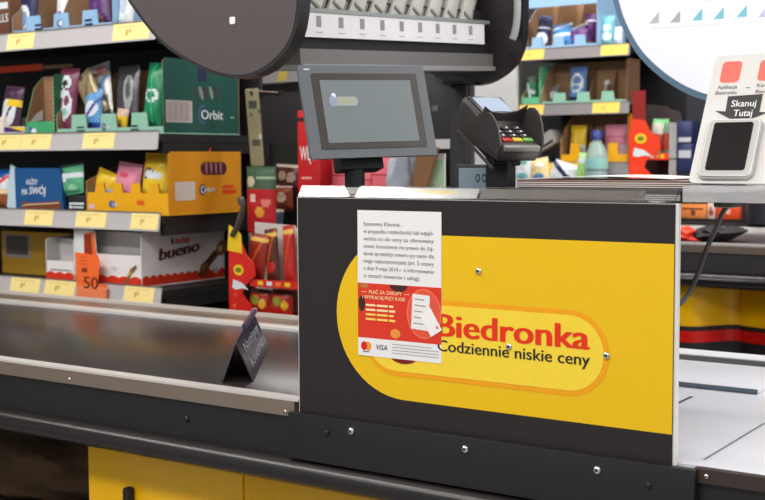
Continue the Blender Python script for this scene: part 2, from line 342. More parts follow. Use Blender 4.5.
for k in range(4): b.rect(W_*0.42, W_*(0.97-0.08*(k == 3)), H_*(0.034+k*0.020), H_*(0.040+k*0.020), 0.0009, mat((176, 172, 172), 0.6))
b.build('small_print', po, 'rows of tiny grey print')

# ------------------------------------------------------------------ customer monitor
def px_frame(tl, tr, bl, r, d):
    o = atd(tl[0], tl[1], d); r = V(r).normalized()
    def onray(px, nrm, ref):
        q = FW*FPX+RT*(px[0]-382.5)-UP*(px[1]-250); return CAM+q*((ref-CAM).dot(nrm)/q.dot(nrm))
    B = onray(bl, r, o); u = (o-B); h = u.length; u.normalize(); n = r.cross(u)
    T = onray(tr, n, o); return frame(B, r, u), (T-o).dot(r), h
rv = RT*(2600-382.5)+UP*(250-84)+FW*FPX
F, mw, mh = px_frame((297.5, 65), (423, 66), (311.5, 159), rv, 1.86)
GREYB = mat((94, 99, 105), 0.4); 
base = F @ V((mw*0.46, -0.06, -0.03)); base.z = 1.169
mo = thing('customer_monitor', 'grey-framed customer display screen on a black stand behind the panel', 'monitor', base)
b = MB(F); b.poly(rrect(0, mw, 0, mh, 0.004), -0.006, 0.0, GREYB)
M2 = rrect(0.004, mw-0.004, 0.004, mh-0.004, 0.004); M3 = rrect(0.025, mw-0.025, 0.02, mh-0.02, 0.004); n_ = len(M2)
b.add([(p_[0], p_[1], -0.006) for p_ in M2]+[(p_[0], p_[1], -0.030) for p_ in M3], [((i+1) % n_, i, n_+i, n_+(i+1) % n_) for i in range(n_)]+[tuple(range(n_, 2*n_))[::-1]], GREYB)
b.build('housing', mo, 'grey plastic housing')
k = mw/0.2; bx0, bx1, by0, by1 = mw*0.090, mw*0.925, mh*0.095, mh*0.910
b = MB(F); b.poly(rrect(bx0, bx1, by0, by1, 0.002), -0.001, 0.0012, mat((62, 56, 54), 0.3)); b.build('bezel', mo, 'dark brown inner bezel')
b = MB(F); b.poly(rrect(mw*0.145, mw*0.865, mh*0.160, mh*0.835, 0.001), 0.0008, 0.0018, mat((112, 120, 122), 0.25, emit=0.10, var=0)); sc = b.build('screen', mo, 'dim grey lit screen')
b = MB(F); ly = mh*0.605; b.flat(pill(mw*0.205, mw*0.42, ly, mh*0.050), 0.0020, mat((150, 156, 154), 0.3, emit=0.12, var=0)); b.ell(mw*0.225, ly, 0.0068, 0.0085, 0.0022, mat((140, 146, 170), 0.3, emit=0.1, var=0)); b.ell(mw*0.235, ly+0.009, 0.004, 0.0045, 0.0022, mat((200, 206, 236), 0.3, emit=0.2, var=0)); b.rect(mw*0.27, mw*0.39, ly-0.003, ly+0.003, 0.0022, mat((158, 160, 128), 0.3, emit=0.1, var=0)); b.build('screen_logo', sc, 'faint pill-shaped logo on the screen')
b = MB(F); b.rect(mw*0.04, mw*0.085, mh*0.948, mh*0.960, 0.0003, mat((220, 222, 224), 0.3)); b.build('maker_badge', mo, 'tiny silver badge')
b = MB(F); b.box(mw*0.28, mw*0.62, -0.012, 0.03, -0.055, -0.026, SOFTBLACK, 0.003); b.build('hinge_block', mo)
b = MB(); t = F @ V((mw*0.42, -0.004, -0.042)); b.cyl((t.x, t.y, 1.172), (t.x, t.y, t.z+0.01), 0.016, SOFTBLACK); b.cyl((t.x, t.y, 1.169), (t.x, t.y, 1.175), 0.045, SOFTBLACK); b.build('stand', mo, 'black round stand')

# ------------------------------------------------------------------ payment terminal
ph = math.radians(30); fh = V((FW.x, FW.y, 0)).normalized()
r = R0*cs(ph)+fh*sn(ph); bk = fh*cs(ph)-R0*sn(ph); ta = math.radians(32); av = V((0, 0, 1))*sn(ta)+bk*cs(ta)
o = atd(522, 146, 1.94); F = frame(o, r, av) @ Matrix.Scale(0.88, 4)          # origin: middle of the front edge
TB = mat((66, 62, 62), 0.4); TG = mat((104, 100, 98), 0.4)
te = thing('payment_terminal', 'dark card payment terminal with keypad shield on a black post', 'payment terminal', (F @ V((0, 0.05, -0.04))).to_tuple()[:2]+(1.168,))
b = MB(F)
sec = [(-0.004, 0.042, -0.026, -0.006), (0.0, 0.045, -0.032, 0.0), (0.07, 0.045, -0.045, 0.0), (0.085, 0.046, -0.048, 0.012), (0.140, 0.046, -0.046, 0.014), (0.160, 0.042, -0.040, 0.010), (0.166, 0.034, -0.034, 0.002)]
vs = []; fs = []
for (yy, hw, zl, zh) in sec: vs += [(-hw+0.004, yy, zl), (hw-0.004, yy, zl), (hw, yy, zl+0.008), (hw, yy, zh-0.006), (hw-0.006, yy, zh), (-hw+0.006, yy, zh), (-hw, yy, zh-0.006), (-hw, yy, zl+0.008)]
for i in range(len(sec)-1): fs += [(i*8+k, i*8+(k+1) % 8, (i+1)*8+(k+1) % 8, (i+1)*8+k) for k in range(8)]
fs += [tuple(range(8))[::-1], tuple(range(48, 56))]
b.add(vs, fs, TB, True); tb = b.build('body', te)
b = MB(F); b.box(-0.038, 0.038, 0.092, 0.152, 0.0125, 0.0165, mat((50, 48, 50), 0.3), 0.001); b.box(-0.031, 0.031, 0.096, 0.147, 0.0160, 0.0172, mat((150, 164, 184), 0.2, emit=0.25, var=0.1, scale=30)); b.build('screen', te, 'pale blue lit screen')
ky = 0.012
for rw in range(4):
    for cl in range(3):
        c = mat((46, 44, 46), 0.4)
        if rw == 0: c = (mat((200, 58, 44), 0.4), mat((222, 196, 60), 0.4), mat((120, 176, 84), 0.4))[cl]
        b = MB(F); x = -0.024+cl*0.024; y = ky+0.006+rw*0.0135
        b.box(x-0.0102, x+0.0102, y-0.0050, y+0.0050, 0.0, 0.0045, c, 0.0015)
        if rw: b.box(x-0.002, x+0.002, y-0.0025, y+0.0025, 0.0044, 0.0048, PAPER)
        b.build('key', te, ('red', 'yellow', 'green')[cl]+' key' if rw == 0 else None)
SH = mat((58, 54, 54), 0.38)
b = MB(F)
lw = [(-0.002, -0.02), (0.0, 0.002), (0.010, 0.016), (0.022, 0.029), (0.036, 0.038), (0.050, 0.042), (0.060, 0.042), (0.070, 0.037), (0.079, 0.027), (0.088, 0.018), (0.088, -0.02)]
for sx, hh in ((-1, 0.8), (1, 1.1)):
    FF = F @ Matrix(((0, 0, 1, sx*0.0475), (1, 0, 0, 0), (0, 1, 0, 0), (0, 0, 0, 1)))
    b.poly([(p[0], p[1]*hh if p[1] > 0 else p[1]) for p in lw], -0.0018, 0.0018, SH, FF)
b.poly([(-0.0475, 0.0), (0.0475, 0.0), (0.0475, 0.040), (0.03, 0.028), (0.0, 0.022), (-0.03, 0.026), (-0.0475, 0.036)], -0.0015, 0.0015, SH, F @ Matrix(((1, 0, 0, 0), (0, 0, -1, 0.080), (0, 1, 0, 0.0), (0, 0, 0, 1))))
b.build('keypad_shield', te, 'dark flared privacy shield')
b = MB(F); b.box(-0.040, 0.040, -0.006, 0.004, -0.009, 0.001, mat((140, 136, 132), 0.35), 0.002); b.build('card_slot', te, 'pale grey front edge')
b = MB(F); b.box(-0.050, -0.046, 0.0, 0.135, -0.050, -0.044, mat((74, 70, 70), 0.4), 0.001); b.box(-0.03, 0.03, 0.02, 0.10, -0.056, -0.046, SOFTBLACK, 0.002); b.build('cradle', te, 'grey cradle under the terminal')
pb = F @ V((0.0, 0.045, -0.052))
b = MB(); ps = [(pb.x-0.02, pb.y-0.014), (pb.x+0.02, pb.y-0.014), (pb.x+0.02, pb.y+0.014), (pb.x-0.02, pb.y+0.014)]
b.poly(ps, 1.168, pb.z+0.03, SOFTBLACK, TOP(0, 0, 0)); b.box(pb.x-0.05, pb.x+0.05, pb.y-0.04, pb.y+0.04, 1.168, 1.173, SOFTBLACK, 0.002); b.build('post', te, 'black square post')

# ------------------------------------------------------------------ papers on the board
base = at(600, 184, Y=0.17)
for i, (z0, z1, xa, xb, m, lab) in enumerate(((1.1685, 1.186, -0.925, -0.63, mat((70, 62, 60), 0.35), 'dark glossy magazine at the bottom of the stack beside the terminal'), (1.1865, 1.199, -0.918, -0.612, mat((120, 92, 78), 0.35), 'brownish magazine in the middle of the stack beside the terminal'))):
    b = MB(); b.box(xa, xb, 0.225+0.01*i, 0.41, z0, z1, m, 0.001)
    for k in range(3): b.box(xa+0.001, xb-0.001, 0.2248+0.01*i, 0.2252+0.01*i, z0+0.002+k*0.003, z0+0.003+k*0.003, PAPER)
    b.build('magazine', label=lab, cat='magazine', group='papers on the counter')
b = MB(); n_ = 14; pr_ = [(-0.90+0.235*k/n_, 1.1992+0.004*math.sin(k/n_*3.0)+0.001) for k in range(n_+1)]
b.poly(pr_+[(p_[0], p_[1]+0.0012) for p_ in pr_[::-1]], -0.40, -0.25, PAPER, FRONT(0, 0, 0)); b.build('paper_sheet', label='white curled sheet on top of the magazine stack beside the terminal', cat='sheet of paper', group='papers on the counter')

# ------------------------------------------------------------------ code scanner with card
F, sw_, shh = px_frame((716, 56), (765, 53), (688, 183), (1, 0, 0), 1.74)
CW = 0.165; 
sc_base = F @ V((CW*0.4, 0, -0.01)); 
st = thing('code_scanner', 'white self-scan stand with black scanner window and printed card', 'scanner', (sc_base.x, sc_base.y, 1.1945))
b = MB(F); b.poly(rrect(0, CW, 0, shh, 0.009), -0.005, 0.0, mat((212, 210, 206), 0.4)); b.build('card', st, 'off-white upright card')
ppm = shh/127.0
def cf(px, py): # point on the card plane
    n = V((F[0][2], F[1][2], F[2][2])); q = FW*FPX+RT*(px-382.5)-UP*(py-250); o_ = V((F[0][3], F[1][3], F[2][3]))
    w_ = CAM+q*((o_-CAM).dot(n)/q.dot(n)); l = F.inverted() @ w_; return (l.x, l.y)
ICON = mat((238, 106, 92), 0.45)
a = cf(719, 83); c = cf(743, 61)
b = MB(F); b.flat(rrect(a[0], c[0], a[1], c[1], 0.006), 0.0004, ICON); b.build('app_icon', st, 'rounded coral square'); b = MB(F); d = cf(757, 80); b.flat(rrect(d[0], d[0]+c[0]-a[0], a[1]+0.001, c[1], 0.006), 0.0004, ICON); b.build('app_icon', st, 'rounded coral square')
b = MB(F); q = cf(717.5, 88.5); q2 = cf(737, 88.5); b.text('Aplikacja', q[0], q[1]-0.001, q2[0]-q[0], 0.0058, GREYTXT, bold=0.01); q = cf(715.5, 94.5); b.text('Biedronka', q[0], q[1]-0.0005, q2[0]-q[0]+0.001, 0.0058, GREYTXT, bold=0.01)
q = cf(757, 86.5); b.text('Karta', q[0], q[1]-0.001, 0.019, 0.0058, GREYTXT, bold=0.01); q = cf(755.5, 93); b.text('Biedronka', q[0], q[1]-0.0005, 0.0345, 0.0058, GREYTXT, bold=0.01); q = cf(746, 88); b.rect(q[0], q[0]+0.006, q[1]-0.0006, q[1]+0.0006, 0.0004, GREYTXT); b.build('caption', st, 'small grey captions')
ar = [cf(*p_) for p_ in ((728, 96.5), (763, 94), (759.5, 112), (768, 112.5), (739, 124), (715, 111), (725.5, 111.5))]
b = MB(F); b.flat(ar, 0.0004, mat((46, 42, 42), 0.5)); b.build('arrow', st, 'black downward arrow')
b = MB(F); q = cf(731, 107); q2 = cf(756, 106); b.text('Skanuj', q[0], q[1], q2[0]-q[0], 0.0105, PAPER, bold=0.03, z=0.0008); q = cf(733, 116.5); q2 = cf(752, 116); b.text('Tutaj', q[0], q[1], q2[0]-q[0], 0.0105, PAPER, bold=0.03, z=0.0008); b.build('arrow_text', st, 'white bold words')
a = cf(697, 180); c = cf(763, 121)
a = cf(697, 182); c = cf(765, 120.5); wx0, wx1, wy0, wy1 = a[0], c[0], a[1]+0.003, c[1]
b = MB(F); b.poly(rrect(wx0, wx1, wy0, wy1, 0.010), 0.0, 0.006, mat((176, 176, 172), 0.25)); b.poly(rrect(wx0+0.002, wx1-0.002, wy0+0.002, wy1-0.002, 0.008), 0.006, 0.009, mat((226, 226, 222), 0.25)); b.poly(rrect(wx0+0.0035, wx1-0.0035, wy0+0.0035, wy1-0.0035, 0.006), 0.009, 0.0094, mat((190, 188, 184), 0.25)); fr = b.build('scanner_housing', st, 'pale grey scanner frame')
b = MB(F); b.poly(rrect(wx0+0.011, wx1-0.011, wy0+0.010, wy1-0.008, 0.004), 0.0085, 0.0102, mat((30, 26, 27), 0.16)); b.build('scanner_window', st, 'black glass window')
q = F @ V(((wx0+wx1)/2, 0.0, -0.02))
b = MB(); b.box(q.x-0.035, q.x+0.03, q.y-0.015, q.y+0.03, 1.1945, q.z+0.012, mat((60, 57, 57), 0.4), 0.004); b.build('foot', st, 'dark foot')
pa = at(718, 196, Y=0.12); pb2 = at(737, 196, Y=0.12)
b = MB(); b.box(pa.x, pb2.x, 0.10, 0.15, 1.166, 1.1896, mat((52, 49, 49), 0.4), 0.003); b.build('plug', st, 'dark plug under the shelf')
# its cable
p0 = at(727, 194, Y=q.y-0.01); pts = [V(((pa.x+pb2.x)/2, 0.125, 1.168))]+[at(x_, y_, Y=y2) for x_, y_, y2 in ((723, 212, 0.13), (716, 228, 0.135), (707, 248, 0.14), (699, 270, 0.14), (690, 291, 0.13), (678, 306, 0.10), (668, 312, 0.06))]
def smooth(pts, n=6):
    o_ = []
    P_ = [pts[0]]+list(pts)+[pts[-1]]
    for i in range(1, len(P_)-2):
        for k in range(n):
            t = k/n; a_, b_, c_, d_ = P_[i-1], P_[i], P_[i+1], P_[i+2]
            o_.append(0.5*((2*b_)+(c_-a_)*t+(2*a_-5*b_+4*c_-d_)*t*t+(3*b_-a_-3*c_+d_)*t**3))
    return o_+[pts[-1]]
b = MB(); b.tube(smooth(pts), 0.0034, mat((52, 48, 47), 0.45)); b.build('cable', st, 'black hanging cable')

# ------------------------------------------------------------------ cigarette dispenser over the counter
TILT = 0.0530; SX = -1.374; SY = 0.316; SZ = 1.4753
uu = V((0, 1, TILT)).normalized(); wv = V((0, -TILT, 1)).normalized()
FD = frame((SX, SY, SZ), uu, wv)               # x along the dispenser, y up, z to +X
di = thing('cigarette_dispenser', 'black overhead dispenser with rounded end plates and a white code strip', 'dispenser', (-1.60, 0.95, 0))
b = MB(FD); b.box(-0.16, 0.622, -0.017, 0.028, -0.004, 0.0, mat((236, 234, 236), 0.4)); ls = b.build('code_strip', di, 'white strip with small codes')
for i in range(-1, 9):
    b = MB(FD); x = i*0.07
    b.rect(x-0.008, x+0.007, 0.002, 0.022, 0.0006, mat((150, 146, 146), 0.6))
    b.rect(x-0.012, x+0.010, -0.009, -0.007, 0.0006, mat((190, 186, 186), 0.6))
    b.build('code_mark', ls)
b = MB(FD); b.box(-0.18, 0.64, 0.06, 0.40, -0.26, -0.12, SOFTBLACK); b.box(-0.06, 0.66, -0.038, -0.0175, -0.16, -0.012, SOFTBLACK); b.box(-0.06, 0.66, -0.0175, 0.06, -0.16, -0.02, SOFTBLACK); b.build('cabinet_body', di, 'black inner cabinet')
b = MB(FD); b.box(-0.06, 0.66, -0.066, -0.0385, -0.05, 0.0, mat((126, 122, 120), 0.4, 0.4)); b.box(-0.06, 0.66, -0.077, -0.0665, -0.05, 0.006, mat((168, 168, 166), 0.35, 0.5)); bm_ = b.build('lower_beam', di, 'grey metal lower beam')
b = MB(FD); b.box(-0.16, 0.645, 0.0285, 0.036, -0.02, 0.002, mat((150, 156, 152), 0.3, 0.3)); b.build('upper_lip', di)
PUSH = mat((188, 186, 180), 0.25, var=0.1); PUSHD = mat((120, 118, 112), 0.3)
for i in range(-1, 9):
    x = i*0.07
    b = MB(FD); FF = FD @ Matrix.Translation((x-0.005, 0.022, -0.008)) @ Matrix.Rotation(math.radians(-10), 4, 'X') @ Matrix.Rotation(math.radians(-38), 4, 'Z')
    b.box(-0.024, 0.014, 0, 0.20, -0.05, 0.0, PUSH, 0.003, FF); b.box(0.015, 0.026, 0, 0.20, -0.04, -0.006, PUSHD, 0.002, FF); b.box(-0.020, 0.010, 0.02, 0.028, 0.0, 0.004, PUSHD, 0.002, FF)
    b.build('pack_pusher', di, 'grey translucent pusher')
# end plates
yn = SY-3.4*0.07; zc = 0
def plate_pts(px_list, Y): return [(at(x_, y_, Y=Y).x, at(x_, y_, Y=Y).z) for x_, y_ in px_list]
near_px = [(300, -30), (300, 0), (298.5, 16), (295, 33), (288, 48), (278, 60), (266, 69.5), (253, 76), (238, 78.5), (222, 76.5), (206, 71), (190, 63), (175, 54), (160, 42), (147, 27), (135, 11), (126, -3), (121, -18), (119, -35)]
NP = plate_pts(near_px, yn); topz = 1.95
def plate(Y, dx, dz, face, rimm):
    pts = [V((p_[0]+dx, p_[1]+dz, 0)) for p_ in NP]; pts = smooth(pts, 3)
    xr_, xl_ = pts[0].x, pts[-1].x
    outl = [(p_.x, p_.y) for p_ in pts]+[(xl_+0.012, topz-0.06), (xl_+0.05, topz), (xr_-0.06, topz), (xr_, topz-0.06)]
    return outl
ol = plate(yn, 0, 0, None, None)
Fp = FRONT(0, yn, 0)
PF = mat((84, 76, 76), 0.42)
b = MB(Fp); b.poly(ol, -0.028, 0.0, mat((44, 41, 43), 0.35), None, True)
cxm = sum(p_[0] for p_ in ol)/len(ol); czm = sum(p_[1] for p_ in ol)/len(ol)
def inset(ol, d):
    n_ = len(ol); o2 = []
    for i in range(n_):
        a_, b_, c_ = V(ol[i-1]), V(ol[i]), V(ol[(i+1) % n_]); t_ = (c_-a_).normalized(); o2.append((b_.x-t_.y*d*ORI, b_.y+t_.x*d*ORI))
    return o2
ORI = 1 if sum(ol[i][0]*ol[(i+1) % len(ol)][1]-ol[(i+1) % len(ol)][0]*ol[i][1] for i in range(len(ol))) > 0 else -1
b.flat(inset(ol, 0.006), 0.0008, PF); pl1 = b.build('end_plate', di, 'dark rounded near end plate')
q = at(233, 20.5, Y=yn); b = MB(Fp); b.poly(rrect(q.x-0.006, q.x+0.006, q.z-0.006, q.z+0.006, 0.002), 0.0008, 0.002, PAPER); b.build('square_cap', pl1, 'small white square cap')
yf = SY+9.5*0.07
dxf = at(523, 0, Y=yf).x-NP[1][0]; dzf = at(485, 83, Y=yf).z-min(p_[1] for p_ in NP)-0.004
olf = plate(yf, dxf, dzf, None, None); Ff = FRONT(0, yf, 0)
b = MB(Ff); b.poly(inset(olf, 0.008), -0.028, -0.012, mat((50, 45, 46), 0.4)); b.build('end_plate', di, 'dark far end plate')
b = MB(Ff); i1, i2 = olf, inset(olf, 0.018); n_ = len(olf)
for (z0, z1) in ((-0.028, 0.0),):
    vs = [(p_[0], p_[1], z) for z in (z0, z1) for ring in (i1, i2) for p_ in ring]
    fs = []
    for i in range(n_):
        j = (i+1) % n_; fs += [(i, j, n_+j, n_+i)[::-1], (2*n_+i, 2*n_+j, 3*n_+j, 3*n_+i), (i, j, 2*n_+j, 2*n_+i), (n_+i, n_+j, 3*n_+j, 3*n_+i)[::-1]]
    b.add(vs, fs, mat((36, 34, 38), 0.3))
b.build('plate_rim', di, 'raised black rim of the far end plate')
gq = [at(x_, y_, Y=yf-0.02) for x_, y_ in ((517.5, -20), (517.5, 0), (517, 18), (515, 32), (512.5, 39))]
b = MB(); b.tube(smooth(gq, 4), 0.0085, mat((172, 172, 172), 0.3)); b.build('rim_reflection', di, 'light grey tube for the reflection inside the far plate rim')  # reflection on the inside of the rim, put in as a light grey tube
dp = thing('support_post', 'dark square post standing behind the payment terminal under the dispenser', 'post', (-1.432, 0.955, 0))
b = MB(); b.box(-1.472, -1.425, 0.945, 0.965, 0.012, 1.404, mat((32, 31, 36), 0.5), 0.004); b.build('shaft', dp)
b = MB(); b.box(-1.49, -1.37, 0.85, 1.06, 0, 0.012, SOFTBLACK, 0.003); b.build('foot_plate', dp)
b = MB(); b.box(-1.475, -1.42, 0.92, 0.98, 1.404, 1.410, SOFTBLACK); b.build('top_plate', dp)

# ------------------------------------------------------------------ things behind the monitor
def block(name, px0, px1, py0, py1, Y, dep, m, label, cat, z0=None, build=True, bev=0.002):
    a_ = at(px0, py1, Y=Y); c_ = at(px1, py0, Y=Y)
    b_ = MB(); z_ = a_.z if z0 is None else z0
    b_.box(a_.x, c_.x, Y, Y+dep, z_, c_.z, m, bev)
    return b_, (a_.x, c_.x, z_, c_.z)
# cashier table that carries them
b = MB(); b.box(-1.955, -1.50, 1.0, 1.55, 1.10, 1.13, SOFTBLACK); tbx = thing('cashier_cabinet', 'black cashier cabinet behind the counter carrying the red boxes', 'cabinet', (-1.74, 1.2, 0)); b.build('top', tbx)
b = MB(); b.box(-1.945, -1.515, 1.02, 1.54, 0, 1.10, SOFTBLACK, 0.003); b.build('body', tbx)
Yb = 1.03; z0 = 1.13
_, d = block('', 298, 320, 110, 185, Yb, 0.1, RED, '', '')
rb = thing('red_carton', 'tall red carton with white capital letters left of the monitor stand', 'carton', (d[0]+0.04, Yb+0.04, z0))
b = MB(); b.box(d[0], d[1], Yb, Yb+0.09, z0, d[3], mat((206, 28, 32), 0.4), 0.002); b.build('box', rb)
b = MB(); b.box(d[0]-0.001, d[1]+0.001, Yb-0.001, Yb+0.091, d[3]-0.028, d[3]-0.018, mat((60, 12, 14), 0.5)); b.build('lid_gap', rb)
b = MB(FRONT(0, Yb, 0)); zz = at(300, 160, Y=Yb).z; b.text('WĘC', d[0]+0.008, zz, 0.052, 0.036, PAPER, bold=0.02, z=0.0006); b.build('lettering', rb, 'white letters'); b = MB(FRONT(0, Yb, 0)); b.rect(d[0]+0.012, d[0]+0.046, zz-0.05, zz-0.044, 0.0006, mat((240, 160, 150), 0.5)); b.build('print_line', rb, 'pale printed line')
PINK = mat((252, 122, 132), 0.45)
for (x0_, x1_, y0_, dz, lab) in ((326, 352, 158, 0, 'pink-red box just left of the monitor stand, low stack'), (353, 371, 166, 0, 'small pink-red box hidden behind the monitor stand'), (372, 396, 156, 0, 'pink-red box right of the monitor stand')):
    bb, d = block('', x0_, x1_, y0_, 186, Yb+0.05, 0.09, PINK, lab, 'box', z0)
    bx = thing('pink_box', lab, 'box', ((d[0]+d[1])/2, Yb+0.09, z0), 'pink-red boxes behind the monitor'); bb.build('box', bx)
    b = MB(); b.box(d[0]+0.0005, d[1]+0.0004, Yb+0.0492, Yb+0.06, z0+(d[3]-z0)*0.55, z0+(d[3]-z0)*0.58, mat((180, 50, 60), 0.5)); b.build('lid_edge', bx)
c_ = at(402, 172, Y=1.02); b = MB(); lump(b, (c_.x, 1.03, z0+0.046), 0.034, 0.06, 0.085, mat((176, 182, 196), 0.7, bump=0.3), 5, 0.25); b.build('cloth_bundle', label='pale grey-blue cloth bundle right of the pink boxes', cat='cloth')
a_ = at(412, 184, Y=1.005); c_ = at(430, 152, Y=1.005)
b = MB(); b.poly([(a_.x-0.008, z0), (a_.x+0.03, z0), (c_.x+0.02, c_.z+0.01), (c_.x-0.035, c_.z+0.02)], -0.012, 0.0, mat((140, 98, 62), 0.7), FRONT(0, 1.005, 0)); b.build('cardboard_piece', label='brown cardboard piece leaning below the right corner of the monitor', cat='cardboard')
# black carton with white letters hanging on the post + cards
Yk = 1.05
_, d = block('', 424, 455, 74, 149, Yk, 0.05, BLACK, '', '')
kb = thing('black_carton', 'black box with white letters and white lower edge right of the monitor', 'carton', ((d[0]+d[1])/2, Yk+0.03, 1.13))
b = MB(); b.box(d[0], d[1], Yk, Yk+0.04, d[2]+0.024, d[3], mat((58, 54, 56), 0.5), 0.002); b.build('box', kb)
b = MB(); b.box(d[0], d[1], Yk-0.004, Yk+0.04, d[2], d[2]+0.0235, PAPER); b.build('lower_edge', kb, 'white lower edge')
b = MB(); b.box(d[0]+0.01, d[1]-0.005, Yk+0.005, Yk+0.038, 1.13, d[2], SOFTBLACK); b.build('stand', kb)
b = MB(FRONT(0, Yk, 0)); q = at(432, 111, Y=Yk); b.text('UNE', q.x, q.z, 0.017, 0.013, mat((180, 178, 178), 0.5, var=0), z=0.0006); b.build('lettering', kb, 'pale letters')
_, d = block('', 420, 438, 156, 171, 1.0, 0.01, BLACK, '', '')
b = MB(); b.box(d[0], d[1], 1.024, 1.030, 1.13, d[3]-0.008, mat((186, 214, 180), 0.5)); b.box(d[0]-0.01, d[1], 1.030, 1.036, 1.13, d[3]+0.006, PAPER); b.build('pale_card', label='pale green and white cards standing below the black box', cat='card')
# pale blue calculator-like device
YD = 0.36
_, d = block('', 459, 500, 168, 190, YD, 0.02, BLACK, '', '')
dv = thing('desk_device', 'pale blue device with dark rim left of the terminal post', 'device', ((d[0]+d[1])/2, YD+0.02, 1.168))
b = MB(); b.box(d[0]-0.010, d[1]+0.004, YD, YD+0.03, 1.168, d[3]+0.006, mat((70, 72, 76), 0.5), 0.003); b.build('case', dv)
FD2 = FRONT(0, YD, 0)
b = MB(FD2); b.rect(d[0], d[1], 1.172, d[3], 0.0005, mat((170, 190, 204), 0.4)); b.build('front', dv, 'pale blue front')
for k in range(3):
    q = at(478+k*6.5, 178, Y=YD)
    b = MB(FD2); b.ell(q.x, q.z, 0.0046, 0.0075, 0.001, INK); b.ell(q.x, q.z, 0.0026, 0.0050, 0.0014, mat((170, 190, 204), 0.4)); b.build('ring_mark', dv, 'dark ring mark')

# ------------------------------------------------------------------ shelf goods: builders
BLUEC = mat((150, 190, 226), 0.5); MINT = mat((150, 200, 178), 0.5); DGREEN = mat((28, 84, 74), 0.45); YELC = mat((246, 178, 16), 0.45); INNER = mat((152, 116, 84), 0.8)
PURPLE = mat((84, 40, 110), 0.35); NAVY = mat((34, 40, 84), 0.35); SILV = mat((176, 172, 166), 0.25, 0.5); ORBG = mat((24, 140, 92), 0.35); SKY = mat((96, 160, 216), 0.35); PALE = mat((226, 232, 236), 0.35)
PNK = mat((240, 150, 176), 0.4); YEL2 = mat((246, 206, 44), 0.35); DKRED = mat((150, 30, 40), 0.4); MAROON = mat((124, 52, 84), 0.35); TEAL = mat((120, 190, 196), 0.4); ROYAL = mat((40, 70, 170), 0.35)
def pouch(name, label, cat, group, cx, y, z0, wd, ht, tk, base, deco=(), tilt=0.0, lean=0.12, parent=None):
    # a pillow bag standing on z0; deco is a list of (test(u, v), material), u, v in -1..1
    F = Matrix.Translation((cx, y, z0)) @ Matrix.Rotation(tilt, 4, 'Y') @ Matrix.Rotation(-lean, 4, 'X') @ Matrix(((1, 0, 0, 0), (0, 0, -1, 0), (0, 1, 0, 0), (0, 0, 0, 1)))
    b = MB(F); nu, nv = 20, 26; rnd = random.Random(label)
    ox = rnd.random()*9
    for side in (1, -1):
        vs = []
        for j in range(nv+1):
            v = -1+2*j/nv
            for i in range(nu+1):
                u = -1+2*i/nu
                bulge = max(0, 1-abs(u)**3)**0.7*max(0, 1-(abs(v)/0.9)**4)**0.6 if abs(v) < 0.9 else 0
                wr = mnoise.noise(V((u*1.8+ox, v*2.2, side*3)))*0.25
                vs.append((u*wd/2*(1-0.05*bulge), (v+1)/2*ht, side*(tk/2*bulge*(1+wr)+0.0004)))
        for j in range(nv):
            for i in range(nu):
                uc, vc = -1+2*(i+0.5)/nu, -1+2*(j+0.5)/nv; m = base
                if side == 1:
                    for t, mm in deco:
                        if t(uc, vc): m = mm
                q = (j*(nu+1)+i, j*(nu+1)+i+1, (j+1)*(nu+1)+i+1, (j+1)*(nu+1)+i)
                b.add([vs[k] for k in q], [(0, 1, 2, 3) if side == 1 else (3, 2, 1, 0)], m, True)
    o = b.build(name, parent, label, cat, group)
    bm = bmesh.new(); bm.from_mesh(o.data); bmesh.ops.remove_doubles(bm, verts=bm.verts, dist=0.0003); bm.to_mesh(o.data); bm.free()
    return o
def E(cx, cy, rx, ry): return lambda u, v: ((u-cx)/rx)**2+((v-cy)/ry)**2 < 1
def B(v0, v1): return lambda u, v: v0 < v < v1
def D(k, c, t): return lambda u, v: abs(v-k*u-c) < t
def A(*fs): return lambda u, v: all(f(u, v) for f in fs)
